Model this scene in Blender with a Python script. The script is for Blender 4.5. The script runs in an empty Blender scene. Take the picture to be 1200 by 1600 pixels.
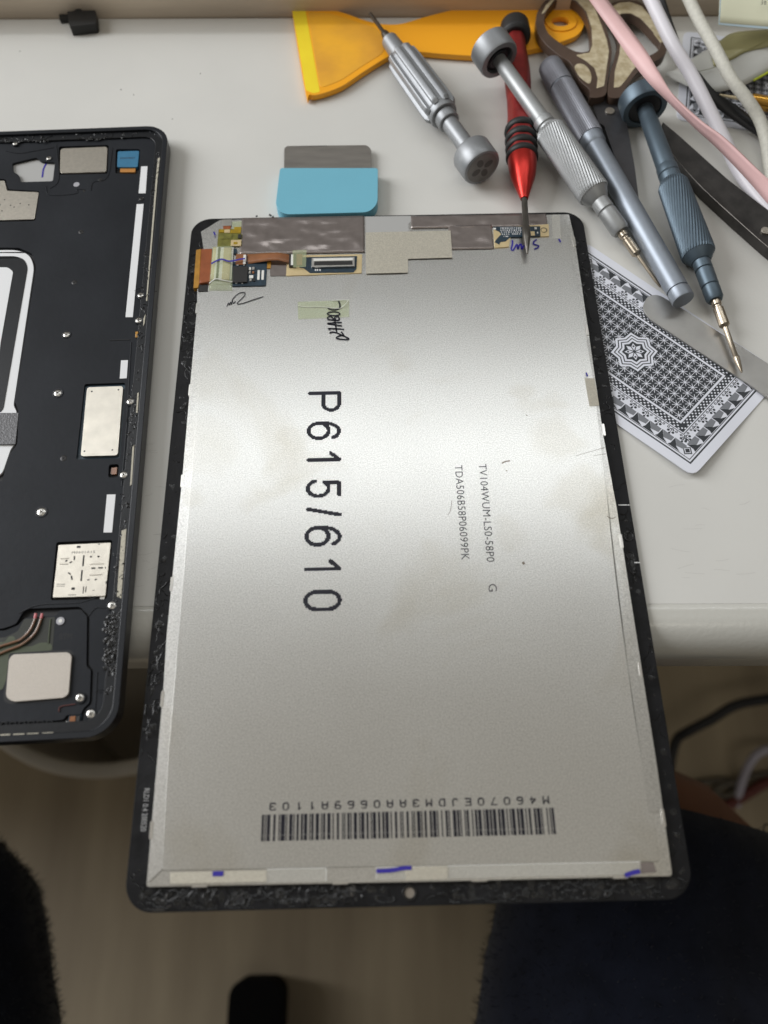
import bpy, bmesh, math, random
from mathutils import Vector, Matrix, noise
from mathutils.geometry import tessellate_polygon
random.seed(7)
S = 0.001                      # everything below is authored in millimetres
sc = bpy.context.scene
COL = sc.collection

# ------------------------------------------------------------------ camera
CAM = Vector((-4.117, -114.494, 238.5)); FPX = 1260.4; PITCH = 1.14182; ROLL = -0.004304
fw = Vector((0, math.cos(PITCH), -math.sin(PITCH))); rt0 = Vector((1, 0, 0)); up0 = rt0.cross(fw)
rt = math.cos(ROLL)*rt0 + math.sin(ROLL)*up0
up = -math.sin(ROLL)*rt0 + math.cos(ROLL)*up0
cd = bpy.data.cameras.new('camera'); cam = bpy.data.objects.new('camera', cd); COL.objects.link(cam)
m = Matrix.Identity(4)
for i in range(3):
    m[i][0] = rt[i]; m[i][1] = up[i]; m[i][2] = -fw[i]; m[i][3] = CAM[i]*S
cam.matrix_world = m
cd.sensor_fit = 'VERTICAL'; cd.sensor_height = 36.0; cd.lens = FPX/1600*36.0
cd.clip_start = 0.02; cd.clip_end = 50
cd.dof.use_dof = True; cd.dof.focus_distance = 0.281; cd.dof.aperture_fstop = 8.4
sc.camera = cam

# ------------------------------------------------------------------ light
w = bpy.data.worlds.new('World'); sc.world = w; w.use_nodes = True
bg = w.node_tree.nodes['Background']; bg.inputs[0].default_value = (1.0, 0.955, 0.87, 1); bg.inputs[1].default_value = 0.16

def area(name, loc, target, sx, sy, power, col):
    l = bpy.data.lights.new(name, 'AREA'); l.shape = 'RECTANGLE'; l.size = sx; l.size_y = sy
    l.energy = power; l.color = col
    o = bpy.data.objects.new(name, l); COL.objects.link(o); o.location = loc
    o.rotation_euler = (Vector(target)-Vector(loc)).to_track_quat('-Z', 'Y').to_euler()
    return o
area('ceiling_tube_light', (0.1, 1.03, 1.85), (0.1, 0.05, 0), 2.8, 0.16, 8.2, (0.95, 0.98, 1.0))
area('side_fill_light', (-2.3, 0.75, 1.35), (0, 0.1, 0), 1.6, 1.6, 74, (0.97, 0.98, 1.0))  # added fill from the left: brightens the desk, kept out of the plate's reflection
area('overhead_fill_light', (0.0, -0.1, 2.2), (0, -0.1, 0), 3.0, 1.6, 2.2, (1.0, 0.92, 0.78))  # added overhead fill, mirrored in the lower part of the plate
area('front_fill_light', (0.4, -0.95, 2.1), (0.4, -0.3, -0.3), 1.4, 0.25, 3.2, (1.0, 0.94, 0.82))  # added fill from the front for the floor and the desk lip

sc.view_settings.view_transform = 'Standard'; sc.view_settings.look = 'None'
sc.view_settings.exposure = 0.08; sc.view_settings.gamma = 1.0
sc.render.engine = 'CYCLES'

# ------------------------------------------------------------------ helpers
def ray(x, y): return (fw*FPX + rt*(x-600) + up*(800-y))
def U(x, y, z=0.0):
    d = ray(x, y); t = (z-CAM.z)/d.z
    return CAM + d*t
def mmpx(p): return (p-CAM).dot(fw)/FPX

ORG = {}                       # object -> world origin (mm)
def org(o): return ORG.get(o, Vector((0, 0, 0)))

class G:
    """collects geometry in world millimetres"""
    def __init__(s): s.v = []; s.f = []
    def add(s, v, f):
        n = len(s.v); s.v += [Vector(p) for p in v]; s.f += [tuple(i+n for i in q) for q in f]; return s
    def prism(s, pts, z0, z1, holes=()):
        loops = [list(pts)] + [list(h) for h in holes]
        P = [[Vector((p[0], p[1], 0)) for p in l] for l in loops]
        tri = tessellate_polygon(P)
        flat = [p for l in P for p in l]; n = len(flat)
        vs = [(p.x, p.y, z0) for p in flat] + [(p.x, p.y, z1) for p in flat]
        fs = []
        for a, b, c in tri:
            fs.append((a+n, b+n, c+n)); fs.append((c, b, a))
        k = 0
        for l in P:
            m_ = len(l)
            for i in range(m_):
                j = (i+1) % m_
                fs.append((k+i, k+j, k+j+n, k+i+n))
            k += m_
        return s.add(vs, fs)
    def sheet(s, pts, z):
        tri = tessellate_polygon([[Vector((p[0], p[1], 0)) for p in pts]])
        return s.add([(p[0], p[1], z) for p in pts], [tuple(t) for t in tri])
    def box(s, a, b):
        return s.prism([(a[0], a[1]), (b[0], a[1]), (b[0], b[1]), (a[0], b[1])], a[2], b[2])
    def stroke(s, pts, wd, z):
        """flat pen stroke of width wd along world xy points"""
        pts = [Vector((p[0], p[1], 0)) for p in pts]; L = []
        for i, p in enumerate(pts):
            t = (pts[min(i+1, len(pts)-1)] - pts[max(i-1, 0)])
            if t.length < 1e-9: t = Vector((1, 0, 0))
            t.normalize(); nrm = Vector((-t.y, t.x, 0))*wd/2
            L.append((p+nrm, p-nrm))
        vs = []
        for a, b in L: vs += [(a.x, a.y, z), (b.x, b.y, z)]
        return s.add(vs, [(2*i, 2*i+2, 2*i+3, 2*i+1) for i in range(len(L)-1)])
    def tube(s, pts, r, seg=10, caps=True):
        pts = [Vector(p) for p in pts]; n = len(pts)
        rs = r if isinstance(r, (list, tuple)) else [r]*n
        vs = []; fs = []; ref = Vector((0, 0, 1))
        for i, p in enumerate(pts):
            t = (pts[min(i+1, n-1)]-pts[max(i-1, 0)]).normalized()
            if abs(t.dot(ref)) > 0.97: ref = Vector((0, 1, 0)) if abs(t.y) < 0.9 else Vector((1, 0, 0))
            a = t.cross(ref).normalized(); b = t.cross(a); 
            for k in range(seg):
                an = 2*math.pi*k/seg
                vs.append(p + (a*math.cos(an)+b*math.sin(an))*rs[i])
        for i in range(n-1):
            for k in range(seg):
                k2 = (k+1) % seg
                fs.append((i*seg+k, i*seg+k2, (i+1)*seg+k2, (i+1)*seg+k))
        if caps:
            fs.append(tuple(range(seg-1, -1, -1))); fs.append(tuple((n-1)*seg+k for k in range(seg)))
        return s.add(vs, fs)
    def ribbon(s, A, B, nx=1, sag=0.0):
        """surface between two 3d edge curves"""
        n = len(A); vs = []
        for a, b in zip(A, B):
            for k in range(nx+1):
                t = k/nx; p = Vector(a).lerp(Vector(b), t); p.z += sag*4*t*(1-t); vs.append(p)
        fs = [(i*(nx+1)+k, i*(nx+1)+k+1, (i+1)*(nx+1)+k+1, (i+1)*(nx+1)+k) for i in range(n-1) for k in range(nx)]
        return s.add(vs, fs)

def mk(name, g, mat, parent=None, smooth=40, bevel=0.0, bseg=2, solid=0.0, origin=None, recalc=True):
    """one mesh object; geometry given in world mm"""
    if isinstance(g, G): V, Fc = g.v, g.f
    else: V, Fc = g
    if parent is not None: O = org(parent)
    elif origin is not None: O = Vector(origin)
    else:
        xs = [p.x for p in V]; ys = [p.y for p in V]; zs = [p.z for p in V]
        O = Vector(((min(xs)+max(xs))/2, (min(ys)+max(ys))/2, min(zs)))
    me = bpy.data.meshes.new(name)
    me.from_pydata([((p-O)*S)[:] for p in V], [], Fc)
    if recalc:
        bm = bmesh.new(); bm.from_mesh(me); bmesh.ops.recalc_face_normals(bm, faces=bm.faces); bm.to_mesh(me); bm.free()
    if smooth:
        for p in me.polygons: p.use_smooth = True
        me.set_sharp_from_angle(angle=math.radians(smooth))
    me.materials.append(mat)
    o = bpy.data.objects.new(name, me); COL.objects.link(o)
    ORG[o] = O
    if parent is not None: o.parent = parent
    else: o.location = O*S
    if solid:
        md = o.modifiers.new('thickness', 'SOLIDIFY'); md.thickness = solid*S; md.offset = -1
    if bevel:
        md = o.modifiers.new('edge', 'BEVEL'); md.width = bevel*S; md.segments = bseg; md.limit_method = 'ANGLE'; md.angle_limit = math.radians(40)
        if smooth: md.harden_normals = False
    return o
def part_of(o, parent):
    o.parent = parent
def thing(name, label, cat, loc, group=None):
    o = bpy.data.objects.new(name, None); COL.objects.link(o); o.location = Vector(loc)*S
    o.empty_display_size = 0.01
    ORG[o] = Vector(loc); tag(o, label, cat, group); return o
def tag(o, label, cat, group=None):
    o['label'] = label; o['category'] = cat
    if group: o['group'] = group
    return o
def copy_part(o, parent, loc, rz=0.0):
    """a copy of a part (and its sub-parts) sharing mesh data"""
    c = o.copy(); COL.objects.link(c); c.parent = parent
    c.location = (Vector(loc)-org(parent))*S; c.rotation_euler = (0, 0, rz); ORG[c] = Vector(loc)
    for ch in list(o.children):
        d = ch.copy(); COL.objects.link(d); d.parent = c
    return c

def rr(x0, y0, x1, y1, r, n=6):
    pts = []
    for cx, cy, a0 in ((x1-r, y1-r, 0), (x0+r, y1-r, 90), (x0+r, y0+r, 180), (x1-r, y0+r, 270)):
        for k in range(n+1):
            a = math.radians(a0+90*k/n); pts.append((cx+r*math.cos(a), cy+r*math.sin(a)))
    return pts
def fillet(pts, r, n=4):
    """round the corners of a 2d polygon"""
    P = [Vector((p[0], p[1])) for p in pts]; out = []; N = len(P)
    rs = r if isinstance(r, (list, tuple)) else [r]*N
    for i, p in enumerate(P):
        a = P[i-1]-p; b = P[(i+1) % N]-p; la, lb = a.length, b.length
        if rs[i] <= 0 or la < 1e-6 or lb < 1e-6: out.append(p); continue
        d = min(rs[i], la*0.48, lb*0.48); s_, e_ = p+a/la*d, p+b/lb*d
        for k in range(n+1):
            t = k/n; out.append(s_*(1-t)**2 + p*2*t*(1-t) + e_*t*t)
    return [(q.x, q.y) for q in out]
def W(pts, z): return [U(x, y, z).xy[:] for x, y in pts]     # image outline -> place on a level z
def smooth_path(pts, n=8):
    """catmull-rom through points"""
    P = [Vector(p) for p in pts]; P = [2*P[0]-P[1]] + P + [2*P[-1]-P[-2]]; out = []
    for i in range(1, len(P)-2):
        for k in range(n):
            t = k/n; a, b, c, d = P[i-1], P[i], P[i+1], P[i+2]
            out.append(0.5*((2*b)+(c-a)*t+(2*a-5*b+4*c-d)*t*t+(3*b-a-3*c+d)*t**3))
    out.append(P[-2]); return out
def closed_path(pts, n=6):
    P = [Vector(p) for p in pts]; N = len(P); out = []
    for i in range(N):
        a, b, c, d = P[i-1], P[i], P[(i+1) % N], P[(i+2) % N]
        for k in range(n):
            t = k/n; out.append(0.5*((2*b)+(c-a)*t+(2*a-5*b+4*c-d)*t*t+(3*b-a-3*c+d)*t**3))
    return [(q[0], q[1]) for q in out]
def disc(c, r, z0, z1, seg=20, g=None):
    g = g or G()
    return g.prism([(c[0]+r*math.cos(2*math.pi*k/seg), c[1]+r*math.sin(2*math.pi*k/seg)) for k in range(seg)], z0, z1)

# ------------------------------------------------------------------ materials
MATS = {}
def mat(name, col, rough=0.5, metal=0.0, bump=0.0, bscale=800, vary=0.0, vscale=60, col2=None, alpha=1.0,
        trans=0.0, spec=0.5, rvary=0.0, stretch=None, coat=0.0, bdist=0.0003, detail=4, sheen=0.0):
    M = bpy.data.materials.new(name); M.use_nodes = True; nt = M.node_tree; N = nt.nodes; b = N['Principled BSDF']
    b.inputs['Base Color'].default_value = (*col, 1); b.inputs['Roughness'].default_value = rough
    b.inputs['Metallic'].default_value = metal; b.inputs['Alpha'].default_value = alpha
    b.inputs['Transmission Weight'].default_value = trans; b.inputs['Specular IOR Level'].default_value = spec
    b.inputs['Coat Weight'].default_value = coat; b.inputs['Coat Roughness'].default_value = 0.08
    b.inputs['Sheen Weight'].default_value = sheen
    tc = N.new('ShaderNodeTexCoord'); src = tc.outputs['Object']
    if stretch:
        mp = N.new('ShaderNodeMapping'); mp.inputs['Scale'].default_value = stretch; nt.links.new(src, mp.inputs[0]); src = mp.outputs[0]
    if vary or col2:
        nz = N.new('ShaderNodeTexNoise'); nz.inputs['Scale'].default_value = vscale; nz.inputs['Detail'].default_value = detail
        nt.links.new(src, nz.inputs['Vector'])
        cr = N.new('ShaderNodeValToRGB'); c2 = col2 or tuple(max(0, c*(1-vary)) for c in col); c1 = col if col2 else tuple(min(1, c*(1+vary)) for c in col)
        cr.color_ramp.elements[0].color = (*c2, 1); cr.color_ramp.elements[1].color = (*c1, 1)
        cr.color_ramp.elements[0].position = 0.3; cr.color_ramp.elements[1].position = 0.7
        nt.links.new(nz.outputs[0], cr.inputs[0]); nt.links.new(cr.outputs[0], b.inputs['Base Color'])
        if rvary:
            mr = N.new('ShaderNodeMapRange'); mr.inputs[3].default_value = rough-rvary; mr.inputs[4].default_value = rough+rvary
            nt.links.new(nz.outputs[0], mr.inputs[0]); nt.links.new(mr.outputs[0], b.inputs['Roughness'])
    if bump:
        n2 = N.new('ShaderNodeTexNoise'); n2.inputs['Scale'].default_value = bscale; n2.inputs['Detail'].default_value = 3
        nt.links.new(src, n2.inputs['Vector'])
        bp = N.new('ShaderNodeBump'); bp.inputs['Strength'].default_value = bump; bp.inputs['Distance'].default_value = bdist
        nt.links.new(n2.outputs[0], bp.inputs['Height']); nt.links.new(bp.outputs[0], b.inputs['Normal'])
    MATS[name] = M; return M

mat('desk_laminate', (0.66, 0.655, 0.62), 0.42, bump=0.12, bscale=900, vary=0.045, vscale=14, rvary=0.05, detail=8)
mat('scratch', (0.50, 0.49, 0.46), 0.5)
mat('edge_band', (0.58, 0.575, 0.53), 0.20, bump=0.25, bscale=700, vary=0.02, vscale=9)
mat('wood_board', (0.80, 0.69, 0.55), 0.5, bump=0.2, bscale=500, col2=(0.40, 0.33, 0.26), vscale=26, stretch=(0.22, 3, 2.2), detail=8)
mat('floor_laminate', (0.47, 0.39, 0.265), 0.5, col2=(0.28, 0.225, 0.15), vscale=9, detail=8, stretch=(1.6, 0.22, 1))
mat('black_glass', (0.010, 0.010, 0.011), 0.42, bump=0.5, bscale=420, vary=0.35, vscale=150, rvary=0.14, spec=0.18)
mat('black_residue', (0.008, 0.008, 0.008), 0.27, bump=0.4, bscale=1500, spec=0.45)
mat('grey_residue', (0.07, 0.066, 0.06), 0.4, bump=0.5, bscale=1800)
mat('tape_taupe', (0.27, 0.235, 0.22), 0.24, metal=0.55, bump=0.2, bscale=90, vary=0.10, vscale=300)
mat('tape_cloth', (0.52, 0.49, 0.41), 0.5, metal=0.45, bump=0.5, bscale=2200, vary=0.12, vscale=1800)
mat('grey_plastic', (0.42, 0.42, 0.41), 0.5)
mat('cream', (0.62, 0.52, 0.33), 0.4, metal=0.3, vary=0.05, vscale=300)
mat('gold_pad', (0.75, 0.60, 0.34), 0.35, metal=0.6, vary=0.06, vscale=300)
mat('pcb_blue', (0.016, 0.036, 0.055), 0.35, vary=0.3, vscale=900)
mat('chip_black', (0.018, 0.017, 0.016), 0.42, bump=0.1, bscale=2000)
mat('silver_part', (0.72, 0.70, 0.66), 0.28, metal=1.0, vary=0.06, vscale=500)
mat('white_part', (0.78, 0.78, 0.74), 0.4)
mat('flex_orange', (0.30, 0.085, 0.028), 0.3, vary=0.15, vscale=300, coat=0.3)
mat('flex_brown', (0.27, 0.11, 0.045), 0.3, vary=0.15, vscale=300, coat=0.3)
mat('flex_gold', (0.42, 0.28, 0.02), 0.25, vary=0.25, vscale=500, coat=0.4, metal=0.2)
mat('flex_amber', (0.42, 0.21, 0.03), 0.3, vary=0.2, vscale=400, coat=0.3)
mat('olive', (0.16, 0.155, 0.03), 0.3, vary=0.25, vscale=600, coat=0.3)
mat('ink_black', (0.010, 0.010, 0.018), 0.42, spec=0.35)
mat('ink_thin', (0.03, 0.03, 0.035), 0.40)
mat('ink_blue', (0.03, 0.02, 0.30), 0.45)
mat('ink_grey', (0.38, 0.38, 0.38), 0.5)
mat('ink_white', (0.75, 0.75, 0.75), 0.5)
mat('window_tan', (0.22, 0.19, 0.155), 0.4)
mat('mark_brown', (0.18, 0.15, 0.11), 0.5, metal=0.5)
mat('clear_tape', (0.66, 0.74, 0.46), 0.10, alpha=0.22, spec=0.6)
mat('clear_film', (0.75, 0.74, 0.68), 0.15, alpha=0.16, spec=0.6)
mat('plastic_midplate', (0.017, 0.019, 0.023), 0.46, spec=0.17, bump=0.15, bscale=500, vary=0.16, vscale=45, rvary=0.08)
mat('plastic_black', (0.007, 0.008, 0.010), 0.36, spec=0.4, bump=0.1, bscale=500)
mat('frame_side', (0.012, 0.014, 0.018), 0.32, spec=0.4)
mat('deep_black', (0.004, 0.004, 0.005), 0.6)
mat('white_strip', (0.80, 0.81, 0.82), 0.5)
mat('foam_cream', (0.50, 0.47, 0.38), 0.7, bump=0.5, bscale=1500, vary=0.1, vscale=900)
mat('nickel', (0.56, 0.52, 0.45), 0.38, metal=1.0, vary=0.07, vscale=900, bump=0.06, bscale=2500)
mat('nickel_bright', (0.68, 0.64, 0.56), 0.40, metal=1.0, vary=0.08, vscale=200, bump=0.06, bscale=1500)
mat('fabric_pad', (0.46, 0.42, 0.37), 0.55, metal=0.5, bump=0.4, bscale=5200, vary=0.14, vscale=4200)
mat('screw_steel', (0.62, 0.60, 0.56), 0.30, metal=1.0)
mat('blue_sticker', (0.035, 0.17, 0.30), 0.45, vary=0.06, vscale=400)
mat('orange_flex', (0.50, 0.22, 0.05), 0.4)
mat('olive_board', (0.055, 0.068, 0.035), 0.4, vary=0.12, vscale=300)
mat('olive_dark', (0.016, 0.018, 0.011), 0.4)
mat('mesh_tape', (0.14, 0.14, 0.145), 0.5, bump=0.8, bscale=1400, metal=0.3)
mat('copper_wire', (0.22, 0.115, 0.065), 0.35, coat=0.4)
mat('pink_wire', (0.62, 0.16, 0.17), 0.4)
mat('grey_spot', (0.42, 0.42, 0.45), 0.3)
mat('yellow_plastic', (1.0, 0.43, 0.014), 0.42, bump=0.08, bscale=400, vary=0.03, vscale=30)
mat('yellow_worn', (1.0, 0.51, 0.03), 0.45, bump=0.15, bscale=300, col2=(0.72, 0.34, 0.04), vscale=45, detail=8)
mat('yellow_edge', (1.0, 0.74, 0.03), 0.4, bump=0.1, bscale=300, vary=0.08, vscale=60)
mat('blue_plastic', (0.17, 0.47, 0.60), 0.5, bump=0.05, bscale=700, vary=0.02, vscale=60)
mat('blade_steel', (0.40, 0.375, 0.345), 0.34, metal=0.9, vary=0.12, vscale=70, bump=0.05, bscale=600, stretch=(1, 5, 1))
mat('alu_grey', (0.28, 0.29, 0.30), 0.46, metal=0.6, vary=0.06, vscale=250, bump=0.05, bscale=2500)
mat('alu_silver', (0.36, 0.37, 0.37), 0.46, metal=0.6, vary=0.05, vscale=250, bump=0.05, bscale=2500)
mat('alu_violet', (0.22, 0.225, 0.25), 0.46, metal=0.6, vary=0.05, vscale=250, bump=0.05, bscale=2500)
mat('alu_tube', (0.27, 0.30, 0.34), 0.46, metal=0.6, vary=0.05, vscale=250, bump=0.05, bscale=2500)
mat('alu_blue', (0.10, 0.135, 0.165), 0.46, metal=0.6, vary=0.06, vscale=250, bump=0.05, bscale=2500)
mat('steel_dark', (0.14, 0.13, 0.115), 0.35, metal=0.9, vary=0.15, vscale=300)
mat('bit_steel', (0.42, 0.36, 0.28), 0.28, metal=1.0, vary=0.08, vscale=300)
mat('red_anodised', (0.50, 0.030, 0.022), 0.30, metal=0.75, vary=0.1, vscale=250)
mat('red_dark', (0.26, 0.022, 0.02), 0.42, metal=0.5, bump=0.3, bscale=900, vary=0.15, vscale=300)
mat('rubber_black', (0.012, 0.012, 0.012), 0.55)
mat('cap_dark', (0.03, 0.03, 0.033), 0.4, metal=0.5)
mat('cap_face', (0.22, 0.215, 0.205), 0.5, metal=0.7, vary=0.1, vscale=300)
mat('petal', (0.10, 0.095, 0.09), 0.45, metal=0.5)
mat('scissor_brown', (0.085, 0.054, 0.038), 0.42, vary=0.15, vscale=120)
mat('scissor_gold', (0.68, 0.60, 0.42), 0.36, bump=0.4, bscale=420, col2=(0.40, 0.32, 0.18), vscale=330, coat=0.3, detail=6)
mat('blade_dark', (0.085, 0.085, 0.09), 0.42, metal=0.7, vary=0.15, vscale=120, bump=0.05, bscale=700)
mat('tool_black', (0.035, 0.033, 0.032), 0.34, metal=0.5, bump=0.25, bscale=260, col2=(0.075, 0.07, 0.066), vscale=160, detail=8)
mat('steel_flat', (0.40, 0.39, 0.37), 0.42, metal=0.85, vary=0.10, vscale=110, bump=0.06, bscale=900)
mat('card_white', (0.74, 0.76, 0.83), 0.36, vary=0.02, vscale=60)
mat('card_ink', (0.022, 0.026, 0.032), 0.40)
mat('card_mid', (0.19, 0.20, 0.22), 0.40)
mat('pink_strap', (0.80, 0.52, 0.51), 0.5, vary=0.04, vscale=100)
mat('white_cable', (0.72, 0.70, 0.74), 0.42)
mat('braid_cable', (0.60, 0.59, 0.52), 0.65, bump=0.8, bscale=1500, vary=0.08, vscale=700)
mat('black_cable', (0.008, 0.008, 0.009), 0.5)
mat('note_paper', (0.86, 0.87, 0.66), 0.7, vary=0.03, vscale=40)
mat('note_edge', (0.52, 0.66, 0.74), 0.7)
mat('frosted_film', (0.56, 0.56, 0.52), 0.30, alpha=0.86, vary=0.03, vscale=40, bump=0.1, bscale=60)
mat('reflection_yellow', (0.46, 0.43, 0.22), 0.30, alpha=0.75, vary=0.05, vscale=40)  # tint of the reflection in the film, put in as colour
mat('lime_edge', (0.50, 0.58, 0.02), 0.4)
mat('gold_metal', (0.62, 0.33, 0.06), 0.25, metal=0.9)
mat('bin_plastic', (0.50, 0.47, 0.41), 0.5)
mat('bin_dark', (0.40, 0.36, 0.30), 0.5)
mat('cloth_navy', (0.006, 0.0075, 0.014), 0.95, bump=0.8, bscale=220, spec=0.1, vary=0.3, vscale=60, sheen=0.15)
mat('skin', (0.21, 0.085, 0.042), 0.5, vary=0.1, vscale=40)
mat('shoe_black', (0.004, 0.004, 0.004), 0.9, spec=0.1)
mat('cable_red', (0.12, 0.025, 0.018), 0.5)
mat('cable_brown', (0.10, 0.085, 0.06), 0.5)
mat('cable_lilac', (0.45, 0.43, 0.50), 0.5)

def plate_material():
    """brushed-sprayed aluminium back sheet: fine sparkle grain, faint handling stains"""
    M = bpy.data.materials.new('plate_aluminium'); M.use_nodes = True; nt = M.node_tree; N = nt.nodes; b = N['Principled BSDF']
    tc = N.new('ShaderNodeTexCoord'); src = tc.outputs['Object']
    b.inputs['Metallic'].default_value = 1.0
    n1 = N.new('ShaderNodeTexNoise'); n1.inputs['Scale'].default_value = 2600; n1.inputs['Detail'].default_value = 3; nt.links.new(src, n1.inputs['Vector'])
    r1 = N.new('ShaderNodeValToRGB'); r1.color_ramp.elements[0].position = 0.3; r1.color_ramp.elements[1].position = 0.7
    r1.color_ramp.elements[0].color = (0.53, 0.525, 0.50, 1); r1.color_ramp.elements[1].color = (0.82, 0.813, 0.785, 1)
    nt.links.new(n1.outputs[0], r1.inputs[0])
    n2 = N.new('ShaderNodeTexNoise'); n2.inputs['Scale'].default_value = 22; n2.inputs['Detail'].default_value = 6; n2.inputs['Distortion'].default_value = 0.6; nt.links.new(src, n2.inputs['Vector'])
    r2 = N.new('ShaderNodeValToRGB'); r2.color_ramp.elements[0].position = 0.55; r2.color_ramp.elements[1].position = 0.78
    r2.color_ramp.elements[0].color = (1, 1, 1, 1); r2.color_ramp.elements[1].color = (0.82, 0.785, 0.71, 1)
    nt.links.new(n2.outputs[0], r2.inputs[0])
    mx = N.new('ShaderNodeMix'); mx.data_type = 'RGBA'; mx.blend_type = 'MULTIPLY'; mx.inputs[0].default_value = 1.0
    nt.links.new(r1.outputs[0], mx.inputs[6]); nt.links.new(r2.outputs[0], mx.inputs[7]); last = mx.outputs[2]
    n4 = N.new('ShaderNodeTexNoise'); n4.inputs['Scale'].default_value = 70; n4.inputs['Detail'].default_value = 5; nt.links.new(src, n4.inputs['Vector'])
    sc4 = N.new('ShaderNodeVectorMath'); sc4.operation = 'SCALE'; sc4.inputs['Scale'].default_value = 0.016; nt.links.new(n4.outputs['Color'], sc4.inputs[0])
    ad4 = N.new('ShaderNodeVectorMath'); ad4.operation = 'ADD'; nt.links.new(src, ad4.inputs[0]); nt.links.new(sc4.outputs[0], ad4.inputs[1])
    for sx_, sy_, rad, amt in ((868, 685, 11, .55), (905, 775, 12, .6), (812, 612, 6, .5), (462, 690, 8, .35), (305, 770, 5, .45), (640, 1320, 9, .3), (800, 830, 7, .35)):   # dried handling stains
        c_ = U(sx_, sy_, 3.5)*S + Vector((.008, .008, .008)) - Vector((0, 0, .0004))
        ds = N.new('ShaderNodeVectorMath'); ds.operation = 'DISTANCE'; nt.links.new(ad4.outputs[0], ds.inputs[0]); ds.inputs[1].default_value = c_
        mr_ = N.new('ShaderNodeMapRange'); mr_.interpolation_type = 'SMOOTHSTEP'; mr_.inputs[1].default_value = rad*S*.45; mr_.inputs[2].default_value = rad*S; mr_.inputs[3].default_value = amt*.6; mr_.inputs[4].default_value = 0.0
        nt.links.new(ds.outputs['Value'], mr_.inputs[0])
        mm = N.new('ShaderNodeMix'); mm.data_type = 'RGBA'; mm.blend_type = 'MULTIPLY'; nt.links.new(mr_.outputs[0], mm.inputs[0]); nt.links.new(last, mm.inputs[6]); mm.inputs[7].default_value = (.80, .765, .69, 1); last = mm.outputs[2]
    nt.links.new(last, b.inputs['Base Color'])
    mr = N.new('ShaderNodeMapRange'); mr.inputs[3].default_value = 0.27; mr.inputs[4].default_value = 0.33
    nt.links.new(n2.outputs[0], mr.inputs[0]); nt.links.new(mr.outputs[0], b.inputs['Roughness'])
    bp = N.new('ShaderNodeBump'); bp.inputs['Strength'].default_value = 0.10; bp.inputs['Distance'].default_value = 0.0002
    n3 = N.new('ShaderNodeTexNoise'); n3.inputs['Scale'].default_value = 2400; n3.inputs['Detail'].default_value = 2; nt.links.new(src, n3.inputs['Vector'])
    nt.links.new(n3.outputs[0], bp.inputs['Height']); nt.links.new(bp.outputs[0], b.inputs['Normal'])
    MATS['plate'] = M
plate_material()
M_ = MATS

# ------------------------------------------------------------------ setting: floor, desk, board
g = G().box((-2500, -2500, -760), (2500, 2500, -740)); fl = mk('floor', g, M_['floor_laminate'], smooth=0, origin=(0, 0, -740)); fl['kind'] = 'structure'

desk = thing('desk', 'pale grey laminate desk with rounded front edge', 'desk', (0, 100, -740))
def extrude_x(prof, x0=-900, x1=900):
    n = len(prof); vs = [(x0, y, z) for y, z in prof]+[(x1, y, z) for y, z in prof]
    return G().add(vs, [(i, (i+1) % n, (i+1) % n+n, i+n) for i in range(n)] + [tuple(range(n)), tuple(range(2*n-1, n-1, -1))])
mk('desk_top', extrude_x([(240, 0), (-37.0, 0), (-37.0, -24), (240, -24)]), M_['desk_laminate'], desk, smooth=30)
prof = [(-37.05, -24), (-37.05, -0.05)]
for k in range(1, 9): prof.append((-37.05-0.35*k, -0.05+0.34*math.sin(math.pi*k/11)))      # slightly proud bead where the edge band starts
for k in range(1, 17):
    a = math.radians(90+90*k/16); prof.append((-39.8+11.2*math.cos(a), -11.0+11.2*math.sin(a)))
prof += [(-51, -22.5), (-49.5, -24)]
mk('edge_band', extrude_x(prof), M_['edge_band'], desk, smooth=50)
mk('unseen_shade_panel', G().box((-860, 215, -740), (860, 233, -24.5)), M_['desk_laminate'], desk, smooth=0, bevel=1)  # unseen panel, added to stop back light reaching the floor under the desk
random.seed(31); g = G()
for k in range(26):
    x = random.uniform(205, 245) if k < 14 else random.uniform(1040, 1190); y = random.uniform(640, 940) if k < 14 else random.uniform(740, 930)
    a_ = U(x, y, .02); d_ = Vector((math.cos(random.uniform(-.35, .35)), math.sin(random.uniform(-.35, .35)), 0))*random.uniform(2, 7)
    g.stroke([a_.xy, (a_+d_*.5+Vector((0, random.uniform(-.4, .4), 0))).xy, (a_+d_).xy], .09, .02)
o = mk('scratch_marks', g, M_['scratch'], desk, smooth=0); o['kind'] = 'stuff'
for sx in (-880, 860): mk('side_panel', G().box((sx, -30, -740), (sx+20, 235, -24.5)), M_['desk_laminate'], desk, smooth=0, bevel=1)
o = mk('wood_backboard', G().box((-900, 240.5, -24), (900, 258, 26)), M_['wood_board'], smooth=0, bevel=1)
tag(o, 'grey-brown wood-grain board running along the back of the desk', 'board')

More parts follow.
